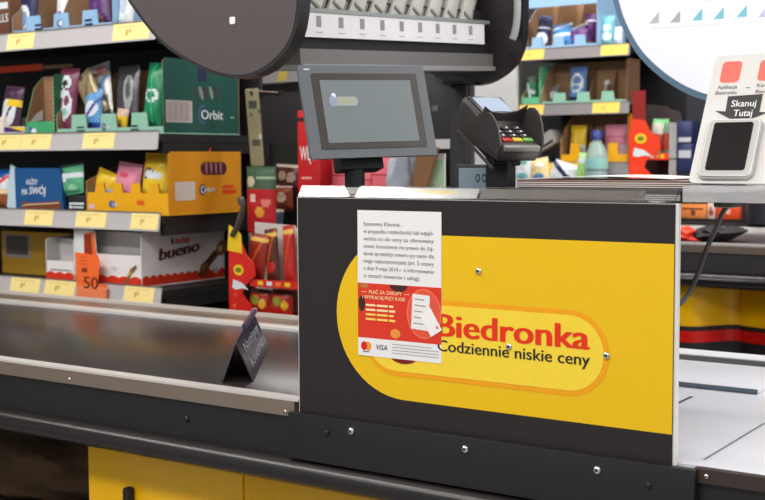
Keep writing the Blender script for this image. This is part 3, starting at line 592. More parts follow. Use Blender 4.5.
def carton(name, label, x0, x1, yf, dep, z0, hs, hl, col, ndiv=2, group=None, sidecol=None, lipcol=None, hb=None, notch=0.45, tabs=3, inner=None, fullleft=False):
    # an open display carton, lip to the front; returns the thing
    hb = hb or hs; inner = inner or INNER; t = 0.003
    th = thing(name, label, 'carton', ((x0+x1)/2, yf+dep/2, z0), group)
    b = MB(); b.box(x0, x1, yf, yf+dep, z0, z0+t, col); b.box(x0, x1, yf+dep-t, yf+dep, z0+t, z0+hb, inner)
    for xs, sg in ((x0, 1), (x1, -1)):
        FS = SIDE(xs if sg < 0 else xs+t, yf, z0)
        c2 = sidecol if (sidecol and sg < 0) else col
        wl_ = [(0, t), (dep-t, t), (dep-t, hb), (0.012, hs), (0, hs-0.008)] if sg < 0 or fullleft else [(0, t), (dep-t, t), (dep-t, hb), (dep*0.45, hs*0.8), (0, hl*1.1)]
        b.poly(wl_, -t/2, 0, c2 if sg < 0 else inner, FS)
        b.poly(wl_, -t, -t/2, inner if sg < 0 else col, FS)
    b.build('shell', th)
    W_ = x1-x0-2*t-0.0004; pts = [(0, 0), (W_, 0), (W_, hl)]; k = tabs; wt = W_/(2*k+1)
    for i in range(2*k, -1, -1):
        h = hl if i % 2 == 1 else hl*(1-notch); 
        a_, c_ = wt*(i+1), wt*i
        if i == 2*k: pts[-1] = (W_, h)
        pts += [(a_-0.002, h), (c_+0.002, h)]
    b = MB(FRONT(x0+t+0.0002, yf+t, z0+t)); b.poly(pts, -0.001, t, lipcol or col); b.poly(pts, -0.0025, -0.001, inner); lip = b.build('front_lip', th)
    for i in range(ndiv):
        x = x0+(x1-x0)*(i+1)/(ndiv+1)
        b = MB(SIDE(x, yf, z0)); b.poly([(0.06, t), (dep-t, t), (dep-t, hb-0.02), (0.13, hs*0.9), (0.06, hl*0.9)], 0, 0.002, inner); b.build('divider', th)
    return th, lip
def price_rail(rack, x0, x1, y, zt, zb, m=RAIL):
    lean = 0.011
    F = frame((x0, y, zb), (1, 0, 0), (0, lean, zt-zb)); h = math.hypot(lean, zt-zb)
    b = MB(F); b.poly([(0, 0), (x1-x0, 0), (x1-x0-0.004, h), (0, h)], -0.004, 0.0, m); b.poly([(0, -0.003), (x1-x0, -0.003), (x1-x0, 0.001), (0, 0.001)], 0.0, 0.002, m); b.poly([(0, h-0.001), (x1-x0-0.004, h-0.001), (x1-x0-0.004, h+0.002), (0, h+0.002)], -0.004, 0.002, mat((110, 104, 100), 0.4)); b.build('price_rail', rack, 'grey price rail')
    return F, h
TAGN = []
def price_tag(F, x0, x1, h, label, col=TAGY, marks=True):
    b = MB(F); wd = x1-x0; b.box(x0, x1, 0.002, h-0.002, 0.0004, 0.0012, col)
    if marks:
        b.rect(x0+wd*0.36, x0+wd*0.42, h*0.30, h*0.62, 0.0015, mat((196, 160, 80), 0.6)); b.rect(x0+wd*0.44, x0+wd*0.50, h*0.42, h*0.64, 0.0015, mat((210, 176, 96), 0.6)); b.rect(x0+wd*0.1, x0+wd*0.8, h*0.76, h*0.80, 0.0015, mat((224, 190, 110), 0.6))
    b.build('price_tag', label=label, cat='price tag', group='yellow price tags')

# ------------------------------------------------------------------ left snack rack
YF = 0.88
rk = thing('snack_rack', 'black snack rack with four grey-railed shelves behind the conveyor belt', 'rack', (-2.9, 1.08, 0))
RX0, RX1 = -3.7, -2.352
RKB = mat((38, 36, 40), 0.6)
b = MB(); b.box(RX0, -2.33, 1.285, 1.30, 0.0, 2.05, RKB); b.build('back_panel', rk)
b = MB(); b.box(RX0, -2.40, 0.92, 1.285, 0.0, 0.80, SOFTBLACK); b.build('base', rk)
levels = []
for (zt, zb, sl) in ((1.607, 1.557, 0), (1.311, 1.263, 0), (1.088, 1.041, 0), (0.884, 0.840, 0)):
    b = MB(); b.box(RX0, RX1+0.004, YF+0.014, 1.285, zt-0.030, zt-0.008, SOFTBLACK); b.build('shelf', rk)
    b = MB(); b.box(RX1-0.012, RX1+0.003, 0.90, 1.285, zt-0.062, zt-0.0305, SOFTBLACK); b.build('bracket', rk)
    levels.append((price_rail(rk, RX0, RX1, YF, zt, zb), zt-0.008))
def X_(px, y=180, Y=0.885): return at(px, y, Y=Y).x
rows = [[(7, 34, 'yellow price tag under the blue carton, left one on the top rail'), (113, 150, 'yellow price tag at the right end of the top rail')],
        [(-8, 21, 'yellow price tag at the photo edge on the second rail'), (21.5, 51, 'yellow price tag under the small green carton on the second rail'), (83, 114.5, 'yellow price tag under the mint carton on the second rail')],
        [(25, 53, 'yellow price tag under the dark blue box on the third rail'), (76, 106, 'yellow price tag under the left end of the yellow carton'), (131, 161, 'yellow price tag at the right end of the third rail')],
        [(11, 40, 'leftmost yellow price tag on the lowest rail'), (45, 75, 'yellow price tag left of the orange flyer on the lowest rail'), (124, 154, 'brownish yellow price tag at the right end of the lowest rail')]]
for k, row in enumerate(rows):
    (F_, h_), _z = levels[k]
    for a_, c_, lb in row:
        yy = (34, 141, 220, 292)[k]; x0_, x1_ = X_(a_, yy)-RX0, X_(c_, yy)-RX0
        price_tag(F_, x0_, min(x1_, RX1-RX0-0.006), h_, lb)
Z1, Z2, Z3, Z4 = [l[1]+0.0006 for l in levels]
YP = 0.905
def XP(px, y=180): return at(px, y, Y=YP).x
def HZ(py, px, z0, Y=YP): return at(px, py, Y=Y).z-z0
# top shelf
x0, x1 = XP(12, 20), XP(113, 15)
th, lip = carton('gum_carton', 'pale blue gum display carton on the top shelf of the left rack', x0, x1, YP, 0.28, Z1, 0.20, 0.052, BLUEC, 2, tabs=3, notch=0.75)
FL = FRONT(0, YP-0.0005, Z1)
b = MB(FL); b.ell(XP(60, 22), 0.026, 0.012, 0.011, 0.0008, mat((70, 80, 150), 0.4)); b.ell(XP(61, 22), 0.026, 0.009, 0.008, 0.001, PALE); b.build('emblem', lip, 'small round blue and white emblem')
for px in (38, 88):
    b = MB(FL); 
    for q in range(2): b.rect(XP(px-3, 20), XP(px+5-q, 20), 0.012+q*0.012, 0.018+q*0.012, 0.0008, NAVY)
    b.build('caption', lip, 'two small dark blue lines')
pouch('gum_pouch', 'dark navy gum pouch with pale oval in the left part of the blue carton', 'gum pouch', 'pouches in the left blue carton', at(25, 20, Y=0.95).x, 0.95, Z1+0.004, 0.075, 0.17, 0.03, NAVY, [(E(-0.1, -0.35, 0.75, 0.42), PALE), (E(-0.1, -0.4, 0.5, 0.28), mat((120, 150, 190), 0.4)), (B(0.5, 0.62), PURPLE)], 0.08)
pouch('gum_pouch', 'white and blue gum pouch in the middle of the left blue carton', 'gum pouch', 'pouches in the left blue carton', at(61, 0, Y=1.02).x, 1.02, Z1+0.004, 0.05, 0.16, 0.03, PALE, [(E(0, -0.3, 0.7, 0.2), ROYAL)], 0.0)
pouch('gum_pouch', 'purple gum pouch in the right part of the left blue carton', 'gum pouch', 'pouches in the left blue carton', at(100, 10, Y=0.945).x, 0.945, Z1+0.004, 0.085, 0.17, 0.035, PURPLE, [(E(0.2, -0.75, 0.4, 0.2), mat((150, 120, 90), 0.5)), (E(0, 0.5, 0.8, 0.3), PALE)], -0.1)
x0b = XP(11, 20)
bb = thing('chocolate_box', 'brown box with white lettering left of the pale blue carton', 'box', (x0b-0.08, YP+0.1, Z1))
b = MB(); b.box(x0b-0.16, x0b-0.004, YP, YP+0.2, Z1, Z1+0.15, mat((104, 66, 44), 0.5), 0.002); b.build('box', bb)
b = MB(FRONT(0, YP, Z1)); b.rect(x0b-0.15, x0b-0.012, 0.085, 0.104, 0.0006, PALE); b.build('white_band', bb)
b = MB(FRONT(0, YP, Z1)); b.text('BALLS', x0b-0.09, 0.046, 0.078, 0.024, PALE, bold=0.05, z=0.0006); b.build('lettering', bb, 'white capital letters')
pouch('gum_bag', 'small white bag at the right end of the top shelf', 'gum bag', None, at(125, 15, Y=0.93).x, 0.93, Z1+0.001, 0.055, 0.12, 0.03, PALE, [(E(0, 0, 0.5, 0.4), mat((190, 200, 214), 0.4))], 0.05)
# second shelf
x0, x1 = XP(56.5, 120), XP(164, 120)
hs = HZ(57, 164, Z2)
th, lip = carton('gum_carton', 'mint gum display carton with dark green side on the second shelf', x0, x1, YP, 0.31, Z2, hs, 0.056, MINT, 3, sidecol=DGREEN, tabs=3, notch=0.7)
FL = FRONT(0, YP-0.0005, Z2)
for px, m_ in ((80, INK), (134, INK)):
    b = MB(FL)
    for q in range(2): b.rect(XP(px-3, 125), XP(px+5-q, 125), 0.010+q*0.010, 0.015+q*0.010, 0.0008, mat((40, 70, 80), 0.5))
    b.build('caption', lip, 'two small dark lines')
b = MB(FL); b.ell(XP(104, 121), 0.022, 0.009, 0.010, 0.0008, mat((40, 60, 90), 0.5)); b.text('Orbit', XP(103, 121), 0.017, 0.026, 0.011, PALE, bold=0.03, z=0.0012); b.build('emblem', lip, 'small white brand word with dark ring')
FS = SIDE(x1, 0, 0)
def S_(px, py, X): q = at(px, py, X=X); return (q.y, q.z)
b = MB(FS); a_ = S_(166, 122, x1); c_ = S_(192, 101, x1); b.rect(a_[0], c_[0], a_[1], c_[1], 0.0006, mat((196, 190, 186), 0.5))
for k in range(13):
    xx = a_[0]+0.004+(c_[0]-a_[0]-0.01)*k/13; b.rect(xx, xx+(0.002, 0.004, 0.003)[k % 3], a_[1]+0.004, c_[1]-0.004, 0.0009, mat((150, 130, 128), 0.5))
b.build('striped_patch', th, 'pale striped patch')
b = MB(FS); q = S_(203, 114.5, x1); b.ell(q[0], q[1], 0.021, 0.027, 0.0006, mat((70, 96, 140), 0.5)); b.ell(q[0]+0.004, q[1], 0.018, 0.022, 0.0008, DGREEN); q = S_(201, 119, x1); q2 = S_(223, 119, x1); b.text('Orbit', q[0], q[1], q2[0]-q[0], 0.026, PALE, bold=0.06, z=0.0011); b.build('brand_word', th, 'white brand word with blue ring')
b = MB(FS)
for k in range(5):
    q = S_(196+k*5, 93, x1); b.ell(q[0], q[1], 0.007, 0.020, 0.0006+k*0.0001, mat((130, 150, 140), 0.5) if k % 2 else mat((70, 60, 66), 0.5), rot=0.35)
b.build('fan_picture', th, 'fan of slanted grey marks')
b = MB(FS); q = S_(198, 74, x1); b.rect(q[0], q[0]+0.035, q[1]-0.02, q[1]+0.02, 0.0006, mat((34, 44, 80), 0.5)); q = S_(228, 118, x1); b.rect(q[0]+0.01, q[0]+0.025, q[1], q[1]+0.004, 0.0006, MINT); b.build('dark_patch', th, 'dark blue patch')
G2 = 'pouches in the left mint carton'
pouch('gum_pouch', 'purple and white gum pouch at the left of the mint carton', 'gum pouch', G2, at(63.5, 95, Y=0.935).x, 0.935, Z2+0.004, 0.080, 0.195, 0.035, MAROON, [(E(0.0, -0.15, 0.85, 0.5), PALE), (E(-0.25, -0.1, 0.28, 0.2), MAROON), (E(0.3, -0.35, 0.35, 0.1), MINT), (E(0.35, 0.0, 0.22, 0.14), MAROON), (E(0, 0.55, 0.6, 0.2), PALE), (E(0.0, 0.52, 0.3, 0.1), INK)], 0.04)
pouch('gum_pouch', 'blue and white gum pouch, low, in the middle of the mint carton', 'gum pouch', G2, at(93, 110, Y=0.94).x, 0.94, Z2+0.004, 0.070, 0.130, 0.03, SKY, [(B(-1, -0.5), ROYAL), (E(0, 0.1, 0.8, 0.35), PALE), (D(0.5, 0.05, 0.1), ROYAL)], -0.06)
pouch('gum_pouch', 'silver and gold pouch slanting over the middle of the mint carton', 'gum pouch', G2, at(101, 105, Y=0.955).x, 0.955, Z2+0.055, 0.075, 0.150, 0.025, mat((170, 150, 112), 0.3, 0.3), [(E(0, 0.8, 0.25, 0.08), INK), (D(0.8, 0.1, 0.15), mat((120, 104, 80), 0.4)), (E(0, -0.4, 0.6, 0.3), PALE)], -0.62, 0.05)
pouch('gum_pouch', 'silver white pouch standing upright behind the slanting one in the mint carton', 'gum pouch', G2, at(106, 95, Y=1.0).x, 0.985, Z2+0.035, 0.095, 0.178, 0.03, mat((206, 204, 204), 0.25, 0.2), [(D(0.9, -0.2, 0.18), mat((110, 140, 190), 0.4)), (B(0.55, 0.66), mat((150, 110, 96), 0.4)), (E(0.3, 0.8, 0.4, 0.1), mat((200, 120, 104), 0.4))], -0.2)
pouch('gum_pouch', 'dark silver pouch near the right divider of the mint carton', 'gum pouch', G2, at(129, 95, Y=0.98).x, 0.97, Z2+0.004, 0.085, 0.195, 0.03, mat((92, 90, 96), 0.25, 0.4), [(E(0.3, 0.2, 0.45, 0.5), mat((170, 170, 172), 0.3)), (E(0.3, 0.3, 0.2, 0.3), mat((90, 90, 96), 0.3))], -0.05)
pouch('gum_pouch', 'small yellow pouch low in the right half of the mint carton', 'gum pouch', G2, at(120, 118, Y=0.935).x, 0.935, Z2+0.004, 0.045, 0.07, 0.02, YEL2, [(B(0.4, 1), mat((220, 190, 170), 0.4)), (E(0, -0.5, 0.5, 0.3), mat((200, 120, 40), 0.4))], 0.1)
pouch('gum_pouch', 'bright green gum pouch at the right end of the mint carton', 'gum pouch', G2, at(151, 95, Y=0.945).x, 0.945, Z2+0.004, 0.070, 0.195, 0.035, ORBG, [(E(0.0, 0.05, 0.75, 0.2), PALE), (E(-0.1, 0.05, 0.5, 0.12), ORBG), (B(-1, -0.9), MINT), (D(-3, 0.2, 0.25), mat((80, 190, 140), 0.35))], 0.05)
x0, x1 = XP(26, 120), XP(54.5, 120)
th, lip = carton('gum_carton', 'small green and white carton with brown back left of the mint carton', x0, x1, YP, 0.07, Z2, HZ(74, 52, Z2), 0.040, mat((70, 170, 112), 0.45), 0, sidecol=mat((20, 110, 66), 0.5), tabs=1, notch=0.0)
b = MB(FRONT(0, YP-0.0005, Z2)); b.ell(XP(34, 124), 0.014, 0.012, 0.010, 0.0008, PALE); b.ell(XP(31, 124), 0.018, 0.006, 0.010, 0.0006, ROYAL); b.build('emblem', lip, 'pale round emblem')
b = MB(SIDE(x0+0.004, 0, 0)); b.poly([(YP+0.008, Z2+0.04), (YP+0.06, Z2+0.05), (YP+0.06, Z2+0.08), (YP+0.04, Z2+0.07)], 0, 0.001, PALE); b.build('white_liner', th)
b = MB(FRONT(0, YP-0.0004, Z2))
for k in range(12): b.rect(x1-0.0034, x1-0.0008, 0.02+k*0.012, 0.024+k*0.012, 0.0006, PALE)
b.build('dotted_edge', th, 'white dots along the green edge')
pouch('gum_pouch', 'dark pouch with white swirl and yellow patch left of the small green carton', 'gum pouch', None, at(9, 105, Y=0.93).x, 0.93, Z2+0.02, 0.085, 0.135, 0.03, mat((70, 40, 66), 0.35), [(E(-0.1, -0.2, 0.85, 0.62), PALE), (D(1.2, -0.2, 0.14), mat((80, 50, 80), 0.4)), (A(B(0.1, 0.42), lambda u, v: u > -0.2), YEL2)], 0.1)
bx = thing('gum_box', 'low purple, yellow and white box left of the small green carton', 'box', (XP(12, 122), YP+0.03, Z2))
b = MB(); b.box(XP(3.5, 122), XP(24, 122), YP, YP+0.015, Z2, Z2+0.030, PALE, 0.001); b.build('box', bx)
b = MB(FRONT(0, YP, Z2)); xa, xb = XP(4, 122), XP(23.6, 122); b.flat([(xa, 0.014), (xa, 0.029), (xb, 0.029), (xb, 0.012), ((xa+xb)/2, 0.014)], 0.0006, PURPLE); b.flat([(xa+0.02, 0.029), (xb, 0.029), (xb, 0.014)], 0.0009, YEL2); b.build('printed_front', bx, 'purple and yellow print')
bx = thing('cream_box', 'cream box at the left photo edge on the second shelf', 'box', (XP(-3, 122), YP+0.05, Z2))
b = MB(); b.box(XP(-14, 122), XP(3, 122), YP, YP+0.1, Z2, Z2+0.06, mat((240, 226, 216), 0.5), 0.001); b.build('box', bx); b = MB(FRONT(0, YP, Z2)); b.rect(XP(-12, 122), XP(2, 122), 0.045, 0.05, 0.0006, mat((220, 196, 190), 0.5)); b.build('print_line', bx)
# orange edge strip hung below the top shelf
b = MB(); b.box(RX0, XP(11, 67), 1.02, 1.025, Z1-0.092, Z1-0.072, mat((240, 74, 30), 0.5)); b.box(XP(11, 67), XP(42, 67), 1.02, 1.025, Z1-0.089, Z1-0.078, mat((150, 110, 80), 0.5)); b.box(XP(20, 67)-0.004, XP(20, 67)+0.004, 1.021, 1.024, Z1-0.078, Z1-0.031, DARK); b.build('shelf_strip', label='orange and brown strip hanging under the top shelf at the left', cat='strip')
# third shelf
x0, x1 = XP(86.5, 200), XP(169, 205)
hs = HZ(151.5, 169, Z3)
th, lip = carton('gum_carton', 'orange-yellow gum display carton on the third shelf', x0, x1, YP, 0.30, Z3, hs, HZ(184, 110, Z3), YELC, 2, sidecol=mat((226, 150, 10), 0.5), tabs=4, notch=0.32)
FL = FRONT(0, YP-0.0005, Z3)
b = MB(FL); b.ell(XP(112, 195), 0.028, 0.013, 0.010, 0.0008, mat((90, 90, 150), 0.5)); b.text('Orbit', XP(112, 195), 0.022, 0.024, 0.011, PALE, bold=0.03, z=0.0012); b.build('emblem', lip, 'white brand word with ring')
b = MB(FL); b.rect(XP(137, 195), XP(144, 195), 0.028, 0.040, 0.0008, mat((240, 90, 30), 0.5)); b.build('print_mark', lip, 'orange print mark'); b = MB(FL); b.rect(XP(89, 198), XP(95, 198), 0.014, 0.026, 0.0008, mat((240, 190, 200), 0.5)); b.build('print_mark', lip, 'pink print mark')
FS = SIDE(x1, 0, 0)
a_ = S_(175, 201, x1); c_ = S_(195, 181.5, x1)
b = MB(FS); b.rect(a_[0], c_[0], a_[1], c_[1], 0.0006, mat((214, 204, 194), 0.6)); b.build('paper_patch', th, 'blank pale label')
a_ = S_(200.5, 175, x1); c_ = S_(226.5, 162, x1); DP = mat((84, 18, 42), 0.5)
b = MB(FS); b.flat(pill(a_[0], c_[0], (a_[1]+c_[1])/2, (c_[1]-a_[1])/2), 0.0006, DP)
for k in range(4):
    xx = a_[0]+0.022+(c_[0]-a_[0]-0.03)*k/4; b.flat([(xx, a_[1]+0.003), (xx+0.006, a_[1]+0.003), (xx-0.006+0.012, c_[1]-0.003), (xx-0.004, c_[1]-0.003)], 0.0009, mat((176, 120, 126), 0.5))
b.build('striped_pill', th, 'dark red pill with pale stripes')
b = MB(FS); q = S_(202.5, 189.5, x1); b.ell(q[0], q[1], 0.013, 0.016, 0.0006, mat((60, 30, 60), 0.5)); b.ell(q[0]+0.001, q[1], 0.009, 0.011, 0.0008, PALE); b.ell(q[0]+0.002, q[1], 0.006, 0.007, 0.001, ROYAL); q = S_(205, 192, x1); q2 = S_(215.5, 192, x1); b.text('rbit', q[0], q[1], q2[0]-q[0], 0.014, PALE, bold=0.06, z=0.0012); b.build('brand_word', th, 'white brand word')
b = MB(FS); q = S_(222.5, 194, x1); q2 = S_(236, 185, x1); b.rect(q[0], q2[0]-0.012, q[1]+0.016, q[1]+0.025, 0.0006, mat((230, 70, 20), 0.5)); b.rect(q[0], q2[0], q[1], q[1]+0.012, 0.0006, mat((230, 70, 20), 0.5)); b.build('red_print', th, 'two red printed lines')
G3 = 'pouches in the yellow carton of the left rack'
pouch('gum_pouch', 'yellow and white gum pouch at the left end of the yellow carton', 'gum pouch', G3, at(100, 185, Y=0.945).x, 0.945, Z3+0.025, 0.085, 0.100, 0.03, YEL2, [(B(-0.5, 0.1), PALE), (E(0.3, 0.2, 0.4, 0.15), mat((240, 190, 60), 0.4)), (E(0.2, -0.4, 0.3, 0.12), ORBG)], 0.3)
pouch('gum_pouch', 'pink gum pouch with red lip shape in the middle of the yellow carton', 'gum pouch', G3, at(124, 180, Y=0.945).x, 0.945, Z3+0.020, 0.095, 0.125, 0.035, PNK, [(E(-0.1, 0.42, 0.4, 0.13), mat((226, 80, 110), 0.4)), (B(-0.9, -0.35), mat((230, 200, 220), 0.4)), (E(0.2, -0.7, 0.5, 0.22), mat((150, 160, 190), 0.4))], 0.12)
pouch('gum_pouch', 'tall bright yellow gum pouch at the right end of the yellow carton', 'gum pouch', G3, at(153, 175, Y=0.94).x, 0.94, Z3+0.012, 0.095, 0.160, 0.04, YEL2, [(E(-0.3, 0.25, 0.42, 0.2), NAVY), (E(-0.25, 0.25, 0.33, 0.15), PALE), (E(0.3, 0.2, 0.5, 0.15), PALE), (E(0.3, -0.3, 0.4, 0.18), PALE), (B(0.7, 1), mat((236, 180, 30), 0.4))], 0.02)
pouch('gum_pouch', 'red and white striped pouch lying on top at the back of the yellow carton', 'gum pouch', G3, at(188, 160, Y=1.06).x, 1.07, Z3+0.06, 0.12, 0.13, 0.03, mat((186, 50, 50), 0.4), [(D(3, 0.5, 0.3), PALE), (D(3, -0.9, 0.3), PALE), (D(3, 2.0, 0.3), PALE)], 0.05)
pouch('gum_pouch', 'dark red pouch peeking over the far right of the yellow carton', 'gum pouch', G3, at(216, 160, Y=1.15).x, 1.16, Z3+0.06, 0.09, 0.11, 0.03, mat((150, 60, 40), 0.4), [(E(0, 0.6, 0.6, 0.2), mat((190, 90, 50), 0.4))], 0.0)
xa, xb = XP(15.5, 190), XP(66, 190)
bx = thing('snack_box', 'dark blue box with white words and brown bars on the third shelf', 'box', ((xa+xb)/2, YP+0.1, Z3))
zt_ = HZ(168, 35, Z3)
DBL = mat((22, 84, 140), 0.45); FB = frame((xa, YP, Z3), (1, 0, 0), (0, 0.10, 1))
b = MB(FB); b.poly([(0.0, 0), (xb-xa-0.012, 0), (xb-xa-0.04, zt_), (-0.018, zt_)], -0.012, 0.0, DBL); b.poly([(0, 0), (-0.018, zt_), (-0.040, zt_+0.012), (-0.046, zt_*0.1), (-0.020, 0)], -0.010, -0.002, mat((190, 214, 226), 0.5)); b.build('box', bx)
b = MB(FB); b.text('KAŻDY', 0.040, zt_*0.62, 0.050, 0.016, PALE, bold=0.05, z=0.0006); b.build('lettering', bx, 'white word'); b = MB(FB); b.text('MA', 0.022, zt_*0.38, 0.026, 0.018, PALE, bold=0.05, z=0.0006); b.build('lettering', bx, 'white word'); b = MB(FB); b.text('SWÓJ', 0.056, zt_*0.40, 0.072, 0.022, PALE, bold=0.05, z=0.0006); b.build('lettering', bx, 'white word')
b = MB(FB); b.poly([(0.02, 0.002), (xb-xa-0.02, 0.002), (xb-xa-0.03, 0.034), (0.06, 0.026), (0.03, 0.030)], 0, 0.002, mat((124, 66, 34), 0.5, var=0.4, scale=70)); b.poly([(0.02, 0.014), (0.05, 0.018), (xb-xa-0.03, 0.026), (xb-xa-0.03, 0.029), (0.05, 0.022)], 0.002, 0.003, mat((214, 190, 160), 0.5)); b.build('bar_picture', bx, 'picture of brown bars')
pouch('snack_bag', 'white, blue and brown snack bag at the left photo edge on the third shelf', 'snack bag', None, at(2, 190, Y=0.93).x, 0.93, Z3+0.001, 0.075, 0.125, 0.04, PALE, [(B(-1, -0.2), mat((150, 80, 44), 0.5)), (B(-0.25, 0.0), mat((240, 210, 170), 0.5)), (B(0.55, 1), mat((30, 90, 160), 0.4)), (D(0.4, 0.3, 0.1), mat((220, 60, 60), 0.4))], 0.0)
xa, xb = XP(68, 200), XP(85, 200)
bx = thing('gum_box', 'small black box with pale lettering marks under the green pouch', 'box', ((xa+xb)/2, YP+0.04, Z3))
b = MB(); b.box(xa, xb, YP+0.0, YP+0.10, Z3, Z3+0.050, mat((34, 34, 40), 0.4), 0.002); b.build('box', bx); b = MB(FRONT(0, YP, Z3)); b.rect(xa+0.006, xb-0.004, 0.024, 0.030, 0.0006, PALE); b.rect(xa+0.020, xb-0.006, 0.014, 0.019, 0.0006, PALE); b.ell(xa+0.011, 0.017, 0.006, 0.005, 0.0006, PALE); b.build('print', bx, 'pale printed lines')
pouch('gum_pouch', 'green gum pouch with white brand word on the small black box', 'gum pouch', None, at(72, 185, Y=0.93).x, 0.93, Z3+0.052, 0.100, 0.092, 0.03, mat((90, 176, 130), 0.4), [(E(-0.45, 0.1, 0.36, 0.42), NAVY), (E(-0.4, 0.1, 0.27, 0.32), PALE), (A(B(0.0, 0.28), lambda u, v: u > -0.2), PALE), (E(0.3, -0.6, 0.4, 0.2), mat((150, 210, 170), 0.4)), (B(0.75, 1), mat((60, 70, 66), 0.4))], -0.12)
# lowest shelf
xa, xb = XP(-25, 250), XP(45.5, 250)-0.003
bx = thing('brown_box', 'plain dark yellow box with a grey label at the left of the lowest shelf', 'box', ((xa+xb)/2, YP+0.17, Z4))
b = MB(); b.box(xa, xb, YP+0.10, YP+0.34, Z4, Z4+0.135, mat((190, 146, 40), 0.6), 0.003); b.build('box', bx)
q = at(6, 255, Y=YP+0.10); q2 = at(29, 235, Y=YP+0.10); b = MB(FRONT(0, YP+0.10, 0)); b.rect(q.x-0.004, q2.x+0.004, q.z-0.006, q2.z, 0.0006, mat((150, 140, 130), 0.6)); b.rect(q.x+0.004, q2.x-0.006, q.z+0.004, q2.z-0.004, 0.0009, mat((80, 76, 74), 0.6)); b.build('label_patch', bx, 'grey label')
def wavy(x0, x1, z0, h, amp, nwave):
    pts = [(x0, z0), (x1, z0)]
    n_ = nwave*8
    return pts+[(x1-(x1-x0)*i/n_, z0+h+amp*abs(math.sin(math.pi*i/8))) for i in range(n_+1)]
BWH = mat((238, 236, 236), 0.45); BRED = mat((222, 52, 24), 0.45); CHOC = mat((98, 58, 36), 0.5); CHOC2 = mat((140, 92, 50), 0.5)
def choc_carton(x0, x1, yf, dep, label, hside, hlip, big):
    th, lip = carton('chocolate_carton', label, x0, x1, yf, dep, Z4, hside, hlip, BWH, 0, sidecol=BWH, tabs=1, notch=0.0, inner=mat((196, 192, 190), 0.6), fullleft=True)
    b = MB(); b.box(x0+0.004, x1-0.004, yf+0.05, yf+0.053, Z4+0.004, Z4+hside*0.96, mat((214, 210, 210), 0.6)); b.build('added_partition', th, 'pale partition added to brighten the carton inside')  # extra pale partition close to the lip, added so the inside looks brighter
    b = MB(FRONT(0, yf-0.0006, Z4)); b.flat(wavy(x0+0.001, x1-0.001, 0.004, 0.020, 0.006, 6 if big else 3), 0.0006, BRED); b.build('red_wave', lip, 'red wavy band')
    return th, lip
xa, xb = XP(75, 270), XP(142, 283)
hs = HZ(232, 142, Z4)
th, lip = choc_carton(xa, xb, YP, 0.345, 'large white chocolate carton with red wavy base on the lowest shelf', hs, HZ(256, 120, Z4), True)
FL = FRONT(0, YP-0.0008, Z4)
b = MB(FL); wl = XP(98, 240)-xa; b.flat([(xa+0.001, hs*0.30), (xa+wl, hs*0.30), (xa+wl*0.9, hs*0.97), (xa+wl*0.8, hs), (xa+0.001, hs)], 0.0006, PALE)
b.flat([(xa+wl*0.42, hs*0.45), (xa+wl, hs*0.28), (xa+wl*0.86, hs*0.97), (xa+wl*0.42, hs*0.92)], 0.0009, mat((246, 110, 40), 0.45)); b.flat([(xa+wl*0.45, hs*0.50), (xa+wl*0.78, hs*0.55), (xa+wl*0.72, hs*0.92), (xa+wl*0.45, hs*0.90)], 0.0012, mat((150, 50, 30), 0.45)); b.build('tall_corner', th, 'tall left corner printed orange and brown')
b = MB(FL); q0 = XP(124, 283); b.flat([(q0, 0.006), (q0+0.012, 0.003), (q0+0.030, 0.036), (q0+0.054, 0.056), (q0+0.050, 0.064), (q0+0.028, 0.052), (q0+0.018, 0.034)], 0.0012, CHOC2); b.flat([(q0+0.018, 0.030), (q0+0.030, 0.036), (q0+0.034, 0.046), (q0+0.024, 0.044)], 0.0015, mat((214, 160, 60), 0.5)); b.ell(XP(114, 268), 0.052, 0.012, 0.006, 0.0012, mat((214, 212, 216), 0.5)); b.build('bar_picture', lip, 'picture of a broken chocolate bar')
FS = SIDE(xb, 0, 0)
e0 = YP+0.001; e1 = YP+0.344
b = MB(FS); b.flat(wavy(e0, e1, Z4+0.004, 0.022, 0.007, 12), 0.0006, BRED); b.build('red_wave', th, 'red wavy band along the side')
b = MB(FS); q = S_(171, 244, xb); q2 = S_(190.5, 243, xb); tw = q2[0]-q[0]; b.text('k', q[0], q[1], tw*0.19, 0.020, INK, bold=0.12, z=0.0007); b.text('inder', q[0]+tw*0.22, q[1], tw*0.80, 0.020, mat((228, 56, 20), 0.5, var=0), bold=0.10, z=0.0007); b.build('brand_word', th, 'small black and red word')
b = MB(FS); q = S_(158.5, 261, xb); q2 = S_(201, 256, xb); FT = frame((xb, q[0], q[1]), (0, 1, 0.11), (0, -0.11, 1)); b.text('bueno', 0, 0, (q2[0]-q[0])*0.97, 0.034, mat((96, 52, 32), 0.5, var=0), FT, bold=0.2, z=0.0007, shear=0.22); b.build('product_word', th, 'large brown slanted word')
b = MB(FS)
def sp(l): return [S_(x_, y_, xb) for x_, y_ in l]
b.flat(sp([(198, 275), (201, 265), (207, 259), (214, 250), (219, 254), (211, 264), (206, 273), (201, 278)]), 0.0007, CHOC); b.flat(sp([(199, 272), (202, 265), (206, 262), (208, 265), (203, 272)]), 0.0010, mat((150, 100, 60), 0.5))
b.flat(sp([(215, 252), (217, 244), (221, 240), (227, 240), (227, 252), (220, 256)]), 0.0009, CHOC2); b.flat(sp([(217, 250), (219, 244), (222, 246), (221, 252)]), 0.0012, mat((226, 180, 120), 0.5)); b.flat(sp([(213, 271), (217, 266), (219, 270), (216, 274)]), 0.0007, mat((206, 200, 198), 0.5)); b.build('bar_picture', th, 'picture of chocolate bar pieces')
xs_, xe_ = XP(46, 260), XP(74, 260)
th, lip = choc_carton(xs_, xe_, YP, 0.2, 'small white chocolate carton with red wavy base left of the large one', HZ(238, 60, Z4), HZ(262, 60, Z4), False)
